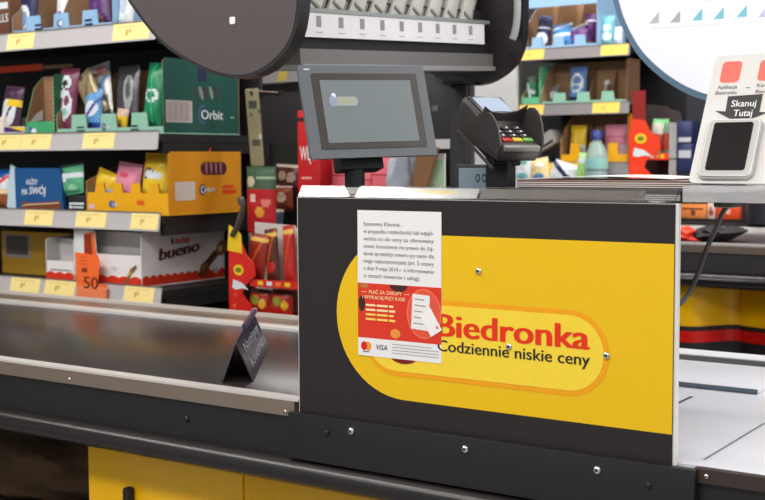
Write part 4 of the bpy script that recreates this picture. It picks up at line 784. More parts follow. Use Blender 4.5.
b = MB(FRONT(0, YP-0.0006, Z4)); b.rect(xs_+0.02, xe_-0.012, 0.033, 0.037, 0.0006, mat((150, 146, 146), 0.5)); b.build('caption', lip, 'thin grey print line')
# orange flyer in the lowest rail
FLY = mat((250, 110, 44), 0.5)
q = at(76.5, 300, Y=0.874); xa, xb2 = at(76.5, 290, Y=0.874).x, at(107, 290, Y=0.874).x
fl = thing('price_flyer', 'bright orange price flyer standing in the lowest rail before the large chocolate carton', 'price flyer', ((xa+xb2)/2, 0.874, 0.835))
zt_ = at(80, 253, Y=0.874).z; za_ = at(80, 282, Y=0.874).z
b = MB(FRONT(0, 0.8735, 0)); b.poly([(xa, 0.838), (xb2, 0.838), (xb2, 0.882), (at(98, 282, Y=0.874).x, za_), (at(100, 262, Y=0.874).x, at(100, 262, Y=0.874).z), (at(98, 254, Y=0.874).x, zt_-0.004), (xa-0.002, zt_+0.002), (xa+0.002, za_)], -0.0008, 0, FLY); b.build('sheet', fl)
b = MB(FRONT(0, 0.8735, 0)); b.rect(xa+0.004, xb2-0.003, 0.840, 0.876, 0.0005, mat((252, 140, 92), 0.5)); b.build('lower_half', fl, 'paler lower half')
q = at(84, 288, Y=0.8735); q2 = at(97, 288, Y=0.8735); b = MB(FRONT(0, 0.8735, 0)); b.text('50', q.x, q.z, q2.x-q.x+0.006, 0.034, mat((90, 40, 16), 0.5, var=0), bold=0.04, z=0.0010); b.build('price_digits', fl, 'dark digits')
b = MB(FRONT(0, 0.8735, 0)); q = at(82, 272, Y=0.8735); b.rect(q.x, q.x+0.022, q.z, q.z+0.012, 0.0006, mat((120, 52, 20), 0.5))
for k in range(3): b.rect(q.x-0.006, q.x+0.022, q.z+0.022+k*0.010, q.z+0.0245+k*0.010, 0.0006, mat((206, 84, 30), 0.5))
b.build('small_print', fl, 'small dark print')

# ------------------------------------------------------------------ goods right of the left rack
YH = 1.16
hp = thing('hanging_rack', 'dark panelled rack end with price rail behind the red display', 'rack', (-2.1, 1.9, 0))
Yq = 1.80
xa, xb = at(236, 120, Y=Yq).x, at(345, 120, Y=Yq).x
b = MB(); b.box(xa, xb, Yq, Yq+0.3, 0, at(270, 84, Y=Yq).z-0.0, mat((78, 72, 76), 0.5), 0.003); b.build('panel', hp, 'dark grey panel')
F_, h_ = price_rail(hp, at(262, 80, Y=Yq).x, at(345, 75, Y=Yq).x, Yq-0.02, at(285, 70.5, Y=Yq).z, at(285, 82, Y=Yq).z)
xr0 = at(262, 80, Y=Yq).x
price_tag(F_, at(281, 76, Y=Yq).x-xr0, at(289.5, 76, Y=Yq).x-xr0, h_, 'small yellow price tag on the rail left of the monitor top', mat((236, 210, 90), 0.5), False)
b = MB(); b.box(xa, xb, Yq+0.02, Yq+0.3, at(285, 70.5, Y=Yq).z-0.01, at(285, 70.5, Y=Yq).z, SOFTBLACK); b.box(xa, xb, Yq+0.28, Yq+0.3, at(285, 82, Y=Yq).z, 1.95, SOFTBLACK); b.build('shelf', hp)
b = MB(); hx = at(250, 96, Y=YH).x; hz = at(250, 95, Y=YH).z+0.012; b.cyl((hx, 1.286, hz), (hx, YH-0.02, hz), 0.002, STEELD); b.box(-2.345, hx+0.01, 1.286, 1.298, hz-0.008, hz+0.008, SOFTBLACK); b.build('peg_hook', rk, 'thin metal peg hook')
q = at(253, 166, Y=YH); qt = at(252, 88, Y=YH)
FST = frame((at(257.5, 166, Y=YH).x, YH, q.z), (1, 0, 0), (-0.085, 0, 1)); hst = qt.z-q.z
b = MB(FST); OL = mat((150, 142, 112), 0.4, var=0.2, scale=12); b.poly(rrect(-0.024, 0.024, 0, hst, 0.005), -0.002, 0, OL)
b.rect(-0.015, 0.015, hst*0.74, hst*0.84, 0.0005, mat((70, 72, 66), 0.5)); b.rect(-0.012, 0.016, hst*0.26, hst*0.34, 0.0005, mat((80, 80, 76), 0.5)); b.ell(0, hst*0.93, 0.005, 0.006, 0.0005, INK); b.ell(-0.008, hst*0.66, 0.004, 0.005, 0.0005, mat((100, 50, 40), 0.5)); b.ell(0.019, hst*0.38, 0.005, 0.008, 0.0008, mat((214, 210, 190), 0.4)); b.ell(0.022, hst*0.70, 0.003, 0.006, 0.0008, INK)
b.build('clip_strip', label='olive plastic clip strip hanging under the dark oval plate', cat='clip strip')
GREENB = mat((66, 96, 72), 0.45, var=0.25, scale=25)
c_ = at(262, 200, Y=YH-0.015)
hb_ = pouch('sweet_bag', 'green and red sweet bag hanging from the olive clip strip', 'sweet bag', None, at(262, 195, Y=YH-0.02).x, YH-0.022, at(262, 232, Y=YH-0.02).z, 0.105, 0.185, 0.03, GREENB, [(B(-1, 0.3), mat((196, 34, 40), 0.4)), (E(-0.6, 0.55, 0.3, 0.16), mat((206, 196, 170), 0.4)), (E(-0.4, 0.05, 0.25, 0.12), mat((230, 200, 190), 0.4)), (E(0.5, -0.1, 0.3, 0.14), mat((232, 130, 120), 0.4)), (E(0.1, -0.4, 0.3, 0.16), mat((240, 170, 60), 0.4)), (A(B(0.62, 0.68), lambda u, v: u > -0.2), mat((150, 180, 150), 0.4))], 0.0, 0.0)
dk_ = mat((96, 44, 48), 0.35, var=0.3, scale=20); bl_ = mat((60, 84, 110), 0.35, var=0.3, scale=20)
for k, (px, py, m1, m2, lb) in enumerate(((291, 178, dk_, mat((190, 170, 150), 0.4), 'dark cherry-coloured sweet bag, topmost left of the red carton'), (292, 198, mat((140, 60, 36), 0.35), mat((214, 190, 160), 0.4), 'brown-red sweet bag, second from top left of the red carton'), (291, 220, bl_, PALE, 'blue and white sweet bag, third from top left of the panel corner'), (293, 243, mat((110, 130, 140), 0.35), PALE, 'grey-blue sweet bag, lowest left of the black panel corner'))):
    q = at(px, py+12, Y=1.30+0.03*k)
    pouch('sweet_bag', lb, 'sweet bag', 'sweet bags stacked behind the red display', q.x-0.01, 1.30-0.015*k, q.z, 0.10, 0.075, 0.035, m1, [(E(-0.3, 0.1, 0.3, 0.4), m2), (E(0.4, 0.0, 0.3, 0.4), m2), (B(0.75, 1), mat((200, 190, 170), 0.4))], 0.05*(-1)**k, 0.05)
b = MB(); q = at(296, 170, Y=1.36); b.box(q.x-0.09, q.x+0.05, 1.345, 1.355, 0.0, q.z+0.08, mat((52, 54, 52), 0.5)); b.box(q.x-0.09, q.x+0.05, 1.345, 1.5, 0, 0.01, SOFTBLACK); b.build('display_board', label='dark narrow display board behind the hanging sweet bags', cat='board')

def red_display(x0, x1, yf, dep, z0, zt, label, eh=0.40, cw=1.0, backc=(228, 222, 216), zfloor=0.0):
    # cardboard counter display: a wavy side cheek in front-left, white inside, two trays, tall back card
    t = thing('sweet_display', label, 'display', ((x0+x1)/2, yf+dep/2, zfloor), 'red sweet displays')
    R_ = mat((222, 36, 26) if cw == 1 else (240, 62, 26), 0.42); W = x1-x0; H = zt-z0
    b = MB(); b.box(x0, x1, yf+0.012, yf+dep, zfloor, z0-0.001, mat((36, 30, 32), 0.6)); b.build('plinth', t, 'dark plinth')
    b = MB(FRONT(x0, yf+dep, z0)); b.poly([(0, 0), (W, 0), (W, H*0.62), (W*0.93, H*0.70), (W*0.62, H*0.74), (W*0.60, H*0.76), (0, H*0.78)], 0, 0.003, mat(backc, 0.5)); b.build('back_card', t, 'white-lined back')
    b = MB(FRONT(x0, yf, z0)); cheek = [(0, 0), (W*0.30, 0), (W*0.34, H*0.10), (W*0.20, H*0.20), (W*0.22, H*0.26), (W*0.40, H*0.36), (W*0.38, H*0.46), (W*0.27, H*0.52), (W*0.20, H*0.62), (0.004, H*0.64), (0, H*0.5)]
    cheek = [(x_*cw, y_) for x_, y_ in cheek]; b.poly(cheek, -0.004, 0, R_); ck_ = b.build('cheek', t, 'red wavy cheek')
    b = MB(FRONT(x0, yf, z0)); b.ell(W*0.15*cw, H*eh, W*0.075*cw, H*0.045, 0.0006, mat((246, 206, 30), 0.45)); b.ell(W*0.15*cw, H*eh, W*0.045*cw, H*0.022, 0.0009, mat((120, 130, 40), 0.45)); b.build('yellow_oval', ck_, 'yellow oval emblem')
    b = MB(FRONT(x0, yf, z0)); b.flat([(W*0.05*cw, H*(eh-.15)), (W*0.07*cw, H*(eh-.08)), (W*0.20*cw, H*(eh-.105)), (W*0.30*cw, H*(eh-.16)), (W*0.20*cw, H*(eh-.15)), (W*0.11*cw, H*(eh-.165))], 0.0006, PALE); b.build('white_swoosh', ck_, 'white swoosh')
    for (u_, v_, c) in ((0.08, 0.1, (240, 120, 40)), (0.2, 0.06, (240, 90, 70)), (0.1, 0.19, (236, 90, 60))):
        b = MB(FRONT(x0, yf, z0)); b.ell(W*u_*cw, H*v_, W*0.025*cw, H*0.015, 0.0006, mat(c, 0.45)); b.build('dot_print', ck_, 'small orange dot')
    b = MB(); b.box(x0+0.004, x1, yf+0.004, yf+dep-0.001, z0+H*0.02, z0+H*0.035, R_); b.build('tray', t, 'lower red tray'); b = MB(); b.box(x0+W*0.3, x1, yf+0.004, yf+0.0075, z0+H*0.27, z0+H*0.33, R_); b.box(x0+W*0.3, x1, yf+0.0075, yf+dep-0.001, z0+H*0.27, z0+H*0.28, mat((170, 30, 24), 0.5)); b.build('tray', t, 'upper red tray')
    for k in range(4):
        b = MB(FRONT(x0, yf+0.004, z0)); xx = W*(0.42+0.13*k); b.rect(xx, xx+W*0.08, H*0.285, H*0.32, 0.0006, (mat((240, 200, 40), 0.5), PALE, mat((240, 130, 50), 0.5), YEL2)[k]); b.build('tray_print', t, 'small tray print')
    b = MB(); b.box(x1-0.003, x1, yf+0.02, yf+dep-0.001, z0+H*0.036, z0+H*0.6, mat((200, 196, 192), 0.5)); b.build('side_wall', t, 'pale side wall')
    return t
# left one, beside the rack
Yd = 1.0
xa, xb = at(229, 290, Y=Yd).x, at(297, 290, Y=Yd).x
z0d, ztd = at(240, 318, Y=Yd).z, at(240, 205, Y=Yd).z+0.02
rd = red_display(xa, xb, Yd, 0.115, z0d, ztd, 'red sweet display with yellow collar and clear strap left of the black panel')
b = MB(FRONT(xa, Yd, z0d)); H = ztd-z0d; W = xb-xa; b.poly([(-0.002, H*0.56), (W*0.21, H*0.54), (W*0.20, H*0.70), (W*0.02, H*0.77)], 0, 0.002, mat((248, 206, 30), 0.45)); b.build('yellow_collar', rd, 'yellow collar')
ps = [at(x_, y_, Y=Yd-0.006) for x_, y_ in ((232, 236), (237, 226), (241, 214), (243, 206), (242, 200), (240, 199), (242, 205))]
b = MB(); b.tube(smooth(ps), 0.0075, mat((84, 78, 76), 0.1, 0.2)); b.build('strap', rd, 'glossy clear strap')
for k, (px, py, hh, ww, lb, m1, tl) in enumerate(((255, 272, 0.135, 0.065, 'red and brown sweet tube leaning at the left in the red display', mat((150, 44, 26), 0.35), 0.1), (272, 272, 0.15, 0.045, 'dark sweet tube in the middle of the red display', mat((88, 40, 26), 0.35), -0.15), (286, 272, 0.16, 0.040, 'red sweet tube at the right in the red display', mat((190, 36, 30), 0.35), -0.12))):
    q = at(px, 285, Y=Yd+0.045); pouch('sweet_tube', lb, 'sweet tube', 'sweet tubes in the left red display', q.x, Yd+0.042+0.012*k, z0d+H*0.285, ww, hh, 0.02, m1, [(D(1.0, 0.2, 0.14), mat((206, 90, 40), 0.4)), (E(0, -0.4, 0.6, 0.2), mat((190, 40, 30), 0.4)), (B(0.7, 0.85), mat((226, 180, 60), 0.4))], tl, 0.1)
for k, (px, lb) in enumerate(((258, 'green and red candy bag lying left on the lower tray of the red display'), (280, 'green and red candy bag lying right on the lower tray of the red display'))):
    q = at(px, 300, Y=Yd+0.03); pouch('candy_bag', lb, 'candy bag', 'candy bags on the lower tray', q.x, Yd+0.034, z0d+H*0.04, 0.075, 0.066, 0.03, mat((180, 40, 26), 0.35), [(E(-0.2, 0.1, 0.4, 0.4), mat((140, 150, 50), 0.4)), (E(0.5, -0.2, 0.3, 0.4), mat((230, 180, 50), 0.4)), (B(0.6, 1), mat((90, 50, 30), 0.4))], 0.05, 0.1)

# ------------------------------------------------------------------ next customer divider
q1 = at(222, 382, Z=0.8512); q2 = at(253, 381, Z=0.8512); q3 = at(268, 347, Z=0.8512)
dd = q3-q2; L_ = dd.length; dd.normalize(); ac = (q1+q2)/2+V((0, 0, 0.070))-(q2-q1).normalized()*0.002
dvd = thing('lane_divider', 'dark see-through tent-shaped lane divider with pale words on the belt', 'divider', tuple((q1+q2)/2+dd*L_/2))
SMOKE = mat((84, 78, 96), 0.2, 0.0, 0.25, var=0.1)
for p_, nm, lb in ((q1, 'left_leaf', 'dark leaf leaning right'), (q2, 'right_leaf', 'dark leaf leaning left')):
    up_ = ac-p_; hL = up_.length; FL_ = frame(p_, dd, up_); b = MB(FL_); b.poly(rrect(0, L_, 0, hL, 0.003), -0.0012, 0.0012, SMOKE); b.build(nm, dvd, lb)
WORD = mat((206, 204, 214), 0.5, var=0)
b = MB(FL_); b.text('Następny', L_*0.14, hL*0.58, L_*0.76, hL*0.24, WORD, bold=0.10, z=0.0018); b.build('lettering', dvd, 'pale word, upper line')
b = MB(FL_); b.text('klient', L_*0.14, hL*0.20, L_*0.70, hL*0.26, WORD, bold=0.10, z=0.0018); b.build('lettering', dvd, 'pale word, lower line')
b = MB(); e_ = ac+V((0, 0, 0.002)); b.cyl(e_+dd*L_*0.45, e_+dd*(L_+0.012), 0.0055, mat((70, 62, 86), 0.3)); b.cyl(e_+dd*(L_+0.012), e_+dd*(L_+0.020), 0.0066, mat((206, 160, 140), 0.4)); b.cyl(e_+dd*(L_+0.020), e_+dd*(L_+0.040), 0.0056, mat((100, 80, 84), 0.4)); b.build('ridge_rod', dvd, 'dark rod along the ridge')

# ------------------------------------------------------------------ neighbouring checkout
NX0, NX1, NY, NZ = -4.2, 0.9, 2.34, 0.95
nk = thing('checkout_counter', 'neighbouring checkout with yellow base and red and black stripes at the right', 'checkout counter', (-1.0, 2.7, 0))
b = MB(); b.box(NX0, NX1, NY+0.035, 3.03, NZ-0.05, NZ-0.002, mat((72, 66, 66), 0.35, var=0.12, scale=9), 0.004); b.build('conveyor_belt', nk)
b = MB(); b.box(NX0, NX1, NY, NY+0.033, NZ-0.003, NZ+0.004, STEEL); b.box(NX0, NX1, NY-0.001, NY+0.03, NZ-0.027, NZ-0.003, STEELD); b.build('front_rim', nk, 'bright metal rim')
b = MB(); b.box(NX0, NX1, 3.035, 3.07, NZ-0.05, NZ+0.018, STEEL, 0.002); b.box(NX0, NX1, 3.07, 3.11, NZ-0.05, NZ+0.03, SOFTBLACK); b.build('rear_rim', nk)
b = MB(); b.box(NX0, NX1, NY+0.004, NY+0.03, 0.86, NZ-0.027, mat((58, 55, 60), 0.4)); b.build('side_fascia', nk)
b = MB(); pf = [(NY+0.03, 0.858)]+[(NY+0.004-0.034*sn(t)**0.8, 0.833+0.025*cs(t)) for t in [i*math.pi/10 for i in range(11)]]+[(NY+0.03, 0.808)]; b.poly(pf, NX0, NX1, mat((34, 31, 33), 0.22, var=0.1), frame((0, 0, 0), (0, 1, 0), (0, 0, 1)), True); b.build('bumper', nk, 'glossy black bumper')
xw = at(729, 320, Y=NY+0.05).x
def wav(off):
    pts = [(NX0, NY+0.04-off), (xw-0.14, NY+0.04-off)]
    pts += [(xw-0.14+0.14*i/10, NY+0.04-off+0.13*(1-cs(math.pi*i/10))/2) for i in range(1, 11)]
    return pts+[(xw+0.012, NY+0.15-off), (xw+0.30, NY+0.06-off), (xw+0.5, NY+0.04-off), (NX1, NY+0.04-off), (NX1, 3.0), (NX0, 3.0)]
RB = mat((206, 20, 14), 0.35)
for (z0_, z1_, m, nm, lb, of) in ((0.672, 0.858, BODYYEL, 'base_cabinet', 'yellow curved base', 0), (0.656, 0.672, SOFTBLACK, 'stripe', 'black stripe', 0.001), (0.618, 0.656, RB, 'stripe', 'red stripe', 0.001), (0.0, 0.618, SOFTBLACK, 'plinth', 'black lower base', 0)):
    b = MB(TOP(0, 0, 0)); b.poly(wav(of), z0_, z1_, m, None, True); b.build(nm, nk, lb)
# cloth and red bag on its belt
c_ = at(706, 236, Y=2.62)
def drape(name, label, cat, pts, thick, m, Y0, dy):
    # a soft rumpled sheet over an outline, thickest in its middle
    b = MB(); P_ = [at(x_, y_, Y=Y0) for x_, y_ in pts]; cx = sum(p.x for p in P_)/len(P_); cz = sum(p.z for p in P_)/len(P_); n_ = len(P_)
    vs = [(cx, Y0-thick, cz)]; fs = []; rings = 6
    for k in range(1, rings+1):
        f_ = k/rings
        for p in P_: vs.append((cx+(p.x-cx)*f_, Y0+dy*0-thick*math.sqrt(max(0, 1-f_*f_))*(1+0.4*mnoise.noise(V((p.x*30*f_, p.z*30, k*0.7)))), cz+(p.z-cz)*f_))
    nb = len(vs)
    vs += [(p.x, Y0+dy, p.z) for p in P_]
    for i in range(n_): fs.append((0, 1+i, 1+(i+1) % n_))
    for k in range(rings-1):
        for i in range(n_): a_, c2 = 1+k*n_+i, 1+k*n_+(i+1) % n_; fs.append((a_, a_+n_, c2+n_, c2))
    for i in range(n_): a_, c2 = 1+(rings-1)*n_+i, 1+(rings-1)*n_+(i+1) % n_; fs.append((a_, nb+i, nb+(i+1) % n_, c2))
    fs.append(tuple(range(nb, nb+n_))[::-1])
    b.add(vs, fs, m, True)
    return b.build(name, label=label, cat=cat)
def dens(pts, n=4):
    o_ = []
    for i in range(len(pts)):
        a_, c2 = V(pts[i]), V(pts[(i+1) % len(pts)]); o_ += [tuple(a_+(c2-a_)*k/n) for k in range(n)]
    return o_
drape('black_cloth', 'black cloth heap lying on the neighbouring belt by the hanging cable', 'cloth', dens([(686, 241.5), (696, 229), (705, 226), (718, 229), (722, 227), (733, 229), (740, 232), (731, 237), (722, 241.5), (705, 241.5)]), 0.06, mat((44, 42, 46), 0.75, bump=0.4), 2.50, 0.10)
drape('red_bag', 'orange-red bag beside the black cloth on the neighbouring belt', 'bag', dens([(670, 241.5), (672, 229), (685, 226), (694, 231), (690, 236), (699, 241), (697, 241.5)]), 0.05, mat((232, 72, 50), 0.5), 2.44, 0.03)

# ------------------------------------------------------------------ far rack beyond
YR = 3.15
fk = thing('snack_rack', 'far snack rack with three yellow-tagged shelves right of the terminal', 'rack', (-2.4, 3.35, 0))
FX0, FX1 = at(478, 110, Y=YR).x, at(629, 110, Y=YR).x
b = MB(); b.box(FX0, FX1+0.32, 3.56, 3.58, 0, 2.2, RKB); b.build('back_panel', fk)
b = MB(); b.box(FX0-0.01, at(517, 110, Y=YR).x, YR-0.01, YR+0.012, 0.0, at(490, 66, Y=YR).z, mat((206, 206, 206), 0.5)); b.build('end_board', fk, 'pale grey end board')
b = MB(); b.box(at(517, 110, Y=YR).x+0.001, FX1, YR+0.02, 3.56, 0, 0.9, SOFTBLACK); b.build('base', fk)
flv = []
for (yt_, yb_) in ((46.5, 57.5), (103, 114), (162.5, 173.5)):
    zt, zb = at(575, yt_, Y=YR).z, at(575, yb_, Y=YR).z; x0_ = at(517.5, 100, Y=YR).x
    b = MB(); b.box(x0_, FX1, YR+0.014, 3.56, zt-0.035, zt-0.008, SOFTBLACK); b.build('shelf', fk)
    flv.append((price_rail(fk, x0_, FX1, YR, zt, zb, mat((130, 126, 128), 0.45)), zt-0.0075, x0_))
FT2 = mat((250, 206, 90), 0.5)
for k, row in enumerate((((519, 543, 'yellow price tag at the left of the far rack top rail'), (600, 627, 'yellow price tag at the right of the far rack top rail')), ((519, 543, 'yellow price tag at the left of the far rack middle rail'), (592, 619, 'yellow price tag at the right of the far rack middle rail')), ((540, 582, 'long yellow price tag on the lowest far rail behind the bottle'),))):
    (F_, h_), z_, x0_ = flv[k]
    for a_, c_2, lb in row: price_tag(F_, max(0.002, at(a_, 100, Y=YR).x-x0_), min(at(c_2, 100, Y=YR).x-x0_, FX1-x0_-0.006), h_, lb, FT2)
YQ = YR+0.025
def XQ(px, y=100): return at(px, y, Y=YQ).x
def pq_(label, px, py_bot, z0, wpx, hpx, m, deco, group, dy=0.05, tilt=0, name='gum_pouch', cat='gum pouch', dz=0.004, tk=0.04):
    pouch(name, label, cat, group, at(px, py_bot, Y=YQ+dy).x, YQ+dy, z0+dz, wpx/236, hpx/236, tk, m, deco, tilt)
z_ = flv[0][1]
x0_ = XQ(531, 45)
th, lip = carton('gum_carton', 'pale blue gum display carton on the top shelf of the far rack', max(XQ(519, 45), flv[0][2]+0.002), XQ(597, 42), YQ, 0.30, z_, 0.24, 0.055, BLUEC, 2, tabs=3, notch=0.7)
b = MB(); b.box(max(XQ(519, 45), flv[0][2]+0.002), XQ(597, 42), YQ-0.003, YQ-0.0005, z_+at(560, 6, Y=YQ).z-z_, z_+0.24, BLUEC); b.build('top_band', th, 'pale blue top band')
G4 = 'pouches in the far blue carton'
pq_('navy gum pouch with pale oval at the left of the far blue carton', 541, 47, z_, 15, 36, NAVY, [(E(0, -0.4, 0.9, 0.42), PALE), (E(0, -0.4, 0.4, 0.2), SKY), (B(0.2, 0.3), PALE)], G4, tilt=0.1)
pq_('bright blue gum pouch in the middle of the far blue carton', 563, 46, z_, 22, 26, mat((60, 140, 206), 0.35), [(B(0.0, 0.2), PALE), (D(0.2, 0.75, 0.08), PALE)], G4, tilt=-0.08)
pq_('purple gum pouch with white edge at the right of the far blue carton', 583, 44, z_, 22, 24, PURPLE, [(B(0.78, 1), PALE), (D(0.2, 0.1, 0.12), mat((140, 90, 160), 0.4)), (B(-1, -0.6), mat((120, 90, 70), 0.5))], G4, tilt=-0.3)
pq_('purple gum pouch standing behind at the right of the far blue carton', 590, 44, z_, 14, 36, PURPLE, [(B(0.5, 0.6), PALE)], G4, dy=0.12)
pq_('teal and white gum bag right of the far blue carton', 607, 44, z_, 13, 32, TEAL, [(E(0, 0.2, 0.7, 0.2), PALE), (E(0, -0.35, 0.8, 0.25), PALE), (B(-1, -0.85), INK)], None, dz=0.001)
pq_('slim pale blue gum bag at the right end of the far top shelf', 618, 44, z_, 9, 20, mat((190, 214, 230), 0.4), [(B(-0.3, 0.3), PALE)], None, dz=0.001)
z_ = flv[1][1]
th, lip = carton('gum_carton', 'mint gum display carton on the middle shelf of the far rack', XQ(541, 103), XQ(627, 100), YQ, 0.13, z_, 0.185, 0.05, MINT, 3, sidecol=DKBROWN, tabs=3, notch=0.7)
th2, lip2 = carton('gum_carton', 'small green and white carton left of the far mint carton', max(XQ(521, 103), flv[1][2]+0.004), XQ(539.5, 103), YQ, 0.26, z_, 0.17, 0.035, mat((110, 196, 150), 0.45), 0, tabs=1, notch=0)
G5 = 'pouches on the far middle shelf'
pq_('green gum pouch standing in the far small green carton', 532, 103, z_, 15, 30, ORBG, [(E(0.1, -0.1, 0.6, 0.16), PALE), (D(-2, -0.6, 0.3), PALE), (B(0.5, 1), mat((30, 80, 60), 0.4))], G5)
pq_('blue and white swirl gum pouch in the middle of the far mint carton', 577, 103, z_, 18, 38, mat((90, 130, 190), 0.35), [(E(0, 0.1, 0.85, 0.5), PALE), (E(0.1, 0.25, 0.5, 0.2), mat((90, 130, 190), 0.4)), (E(-0.1, -0.15, 0.5, 0.12), SKY), (B(-1, -0.6), NAVY)], G5)
pq_('grey gum pouch low in the left part of the far mint carton', 556, 103, z_, 12, 20, mat((150, 150, 150), 0.3, 0.3), [(E(0, 0, 0.6, 0.4), PALE)], G5, dy=0.08, tilt=-0.2)
pq_('tiny white tab bag in the right part of the far mint carton', 606, 100, z_, 5, 24, mat((160, 140, 120), 0.4), [(B(0.55, 0.95), PALE)], G5, dy=0.06)
z_ = flv[2][1]
th, lip = carton('gum_carton', 'orange-yellow gum display carton on the lowest far shelf', XQ(560.5, 160), XQ(628, 158), YQ, 0.12, z_, 0.205, 0.085, YELC, 2, tabs=3, notch=0.55)
G6 = 'pouches in the far yellow carton'
pq_('yellow gum pouch with green edge at the left of the far yellow carton', 577, 162, z_, 17, 38, YEL2, [(B(-0.7, -0.1), PALE), (E(0, -0.4, 0.5, 0.15), ORBG)], G6)
pq_('dark blue gum pouch in the middle of the far yellow carton', 596, 160, z_, 13, 32, NAVY, [(E(0, 0, 0.6, 0.3), MAROON)], G6)
pq_('pink gum pouch with purple patch at the right of the far yellow carton', 615, 160, z_, 24, 38, PNK, [(B(-0.6, -0.05), mat((236, 200, 216), 0.4)), (E(0, -0.45, 0.45, 0.2), PURPLE), (B(0.3, 0.4), mat((220, 90, 130), 0.4))], G6)
bx = thing('white_box', 'tilted pale box between the terminal and the far yellow carton', 'box', (XQ(543, 150), YQ+0.06, z_))
FBX = frame((XQ(529, 160), YQ+0.02, z_+0.03), (1, 0, 0.55), (-0.55, 0, 1)); b = MB(FBX); b.box(0, 0.135, 0, 0.06, -0.10, 0, mat((212, 208, 204), 0.5), 0.002); b.build('box', bx)
b = MB(FBX); b.rect(0.03, 0.125, 0.006, 0.018, 0.0005, INK); b.build('dark_band', bx); b = MB(); b.box(XQ(528, 160), XQ(548, 160), YQ+0.03, YQ+0.10, z_, z_+0.03, SOFTBLACK); b.build('rest', bx)
# things in front of the far shelf, on the neighbouring rear ledge
YL = 3.09; zl = NZ+0.03
q = at(595, 176, Y=YL); zbt = at(595, 186, Y=YL).z
b = MB(); b.box(at(505, 180, Y=YL).x, at(660, 180, Y=YL).x, 3.075, 3.135, zl+0.001, at(595, 184, Y=YL).z, mat((216, 216, 216), 0.5)); b.build('goods_ledge', label='pale ledge carrying the bottle behind the magazine stack', cat='ledge')
zb_ = at(595, 184, Y=YL).z
WATER = mat((190, 226, 228), 0.08, 0, 0.55, var=0)
bt = thing('water_bottle', 'clear water bottle with a dark blue cap in front of the far shelves', 'bottle', (q.x, 3.105, zb_))
hB = at(595, 130, Y=YL).z-zb_; Rb = 0.046
b = MB(frame((q.x, 3.105, zb_), (1, 0, 0), (0, 1, 0))); b.lathe([(Rb*0.85, 0), (Rb, 0.008), (Rb, hB*0.2), (Rb*0.92, hB*0.24), (Rb, hB*0.28), (Rb, hB*0.5), (Rb*0.9, hB*0.58), (Rb*0.6, hB*0.72), (Rb*0.40, hB*0.80), (Rb*0.38, hB*0.84)], WATER, 28); b.build('body', bt, 'clear bottle body')
b = MB(frame((q.x, 3.105, zb_), (1, 0, 0), (0, 1, 0))); b.lathe([(Rb*0.50, hB*0.82), (Rb*0.52, hB*0.94), (Rb*0.42, hB*0.97), (Rb*0.40, hB), (Rb*0.2, hB*1.0)], mat((50, 62, 130), 0.35), 20); b.build('cap', bt, 'dark blue cap')
b = MB(frame((q.x, 3.105, zb_), (1, 0, 0), (0, 1, 0))); b.lathe([(Rb*1.01, hB*0.28), (Rb*1.015, hB*0.29), (Rb*1.015, hB*0.47), (Rb*1.01, hB*0.48)], mat((150, 206, 200), 0.3), 28); b.build('label_band', bt, 'pale teal band')
q = at(581, 176, Y=YL); pouch('green_bag', 'slim pale green bag standing left of the water bottle', 'bag', None, q.x-0.004, 3.10, zb_, 0.05, 0.13, 0.03, mat((170, 214, 130), 0.4), [(B(0.3, 0.6), PALE)], 0.06)
for k, (px, w_, h_, m1, dc, lb) in enumerate(((521, 20, 30, PALE, [(E(0, 0.4, 0.5, 0.2), mat((120, 180, 170), 0.4)), (E(0.1, -0.5, 0.6, 0.2), TEAL)], 'white and teal crinkled candy bag right of the terminal post'), (540, 20, 26, mat((236, 212, 150), 0.4), [(E(0, -0.5, 0.6, 0.25), mat((90, 140, 200), 0.4)), (E(0.3, 0.4, 0.4, 0.2), PALE)], 'yellow and white crinkled candy bag in the row by the bottle'), (559, 28, 22, PALE, [(D(-0.7, 0.1, 0.25), NAVY), (E(0.5, -0.5, 0.3, 0.3), ROYAL)], 'white candy bag with dark blue band left of the bottle'))):
    q = at(px, 182, Y=YL); pouch('candy_bag', lb, 'candy bag', 'crinkled candy bags by the bottle', q.x, 3.10, zb_, w_/240, h_/240, 0.045, m1, dc, (0.1, -0.15, 0.3)[k])
# right red display
xa, xb = at(628, 160, Y=YR).x, at(668, 160, Y=YR).x
rd2 = red_display(xa+0.004, xb, YR+0.0, 0.16, at(640, 190, Y=YR).z, at(640, 190, Y=YR).z+0.45, 'orange-red sweet display with tall dark red back at the right end of the far rack', eh=0.46, cw=2.0, backc=(60, 50, 52))
b = MB(FRONT(xa, YR+0.012, at(640, 128, Y=YR).z)); b.poly([(0.012, -0.08), (0.068, -0.08), (0.068, 0.15), (0.012, 0.15)], 0, 0.003, mat((140, 30, 24), 0.4)); b.build('tall_card', rd2, 'dark red tall card')
for k, (px, c, lb) in enumerate(((655, (200, 200, 186), 'pale bag at the left in the far red display'), (662, (120, 160, 130), 'green-topped bag at the right in the far red display'))):
    q = at(px, 150, Y=YR+0.07); pouch('sweet_bag', lb, 'sweet bag', 'bags in the far red display', q.x, YR+0.06+0.03*k, at(640, 190, Y=YR).z+0.45*0.285, 0.05, 0.16, 0.02, mat(c, 0.35), [(B(-0.6, 0.2), mat((190, 70, 50), 0.4)), (B(0.8, 1), mat((120, 190, 130), 0.4))], 0.08*(1-2*k))
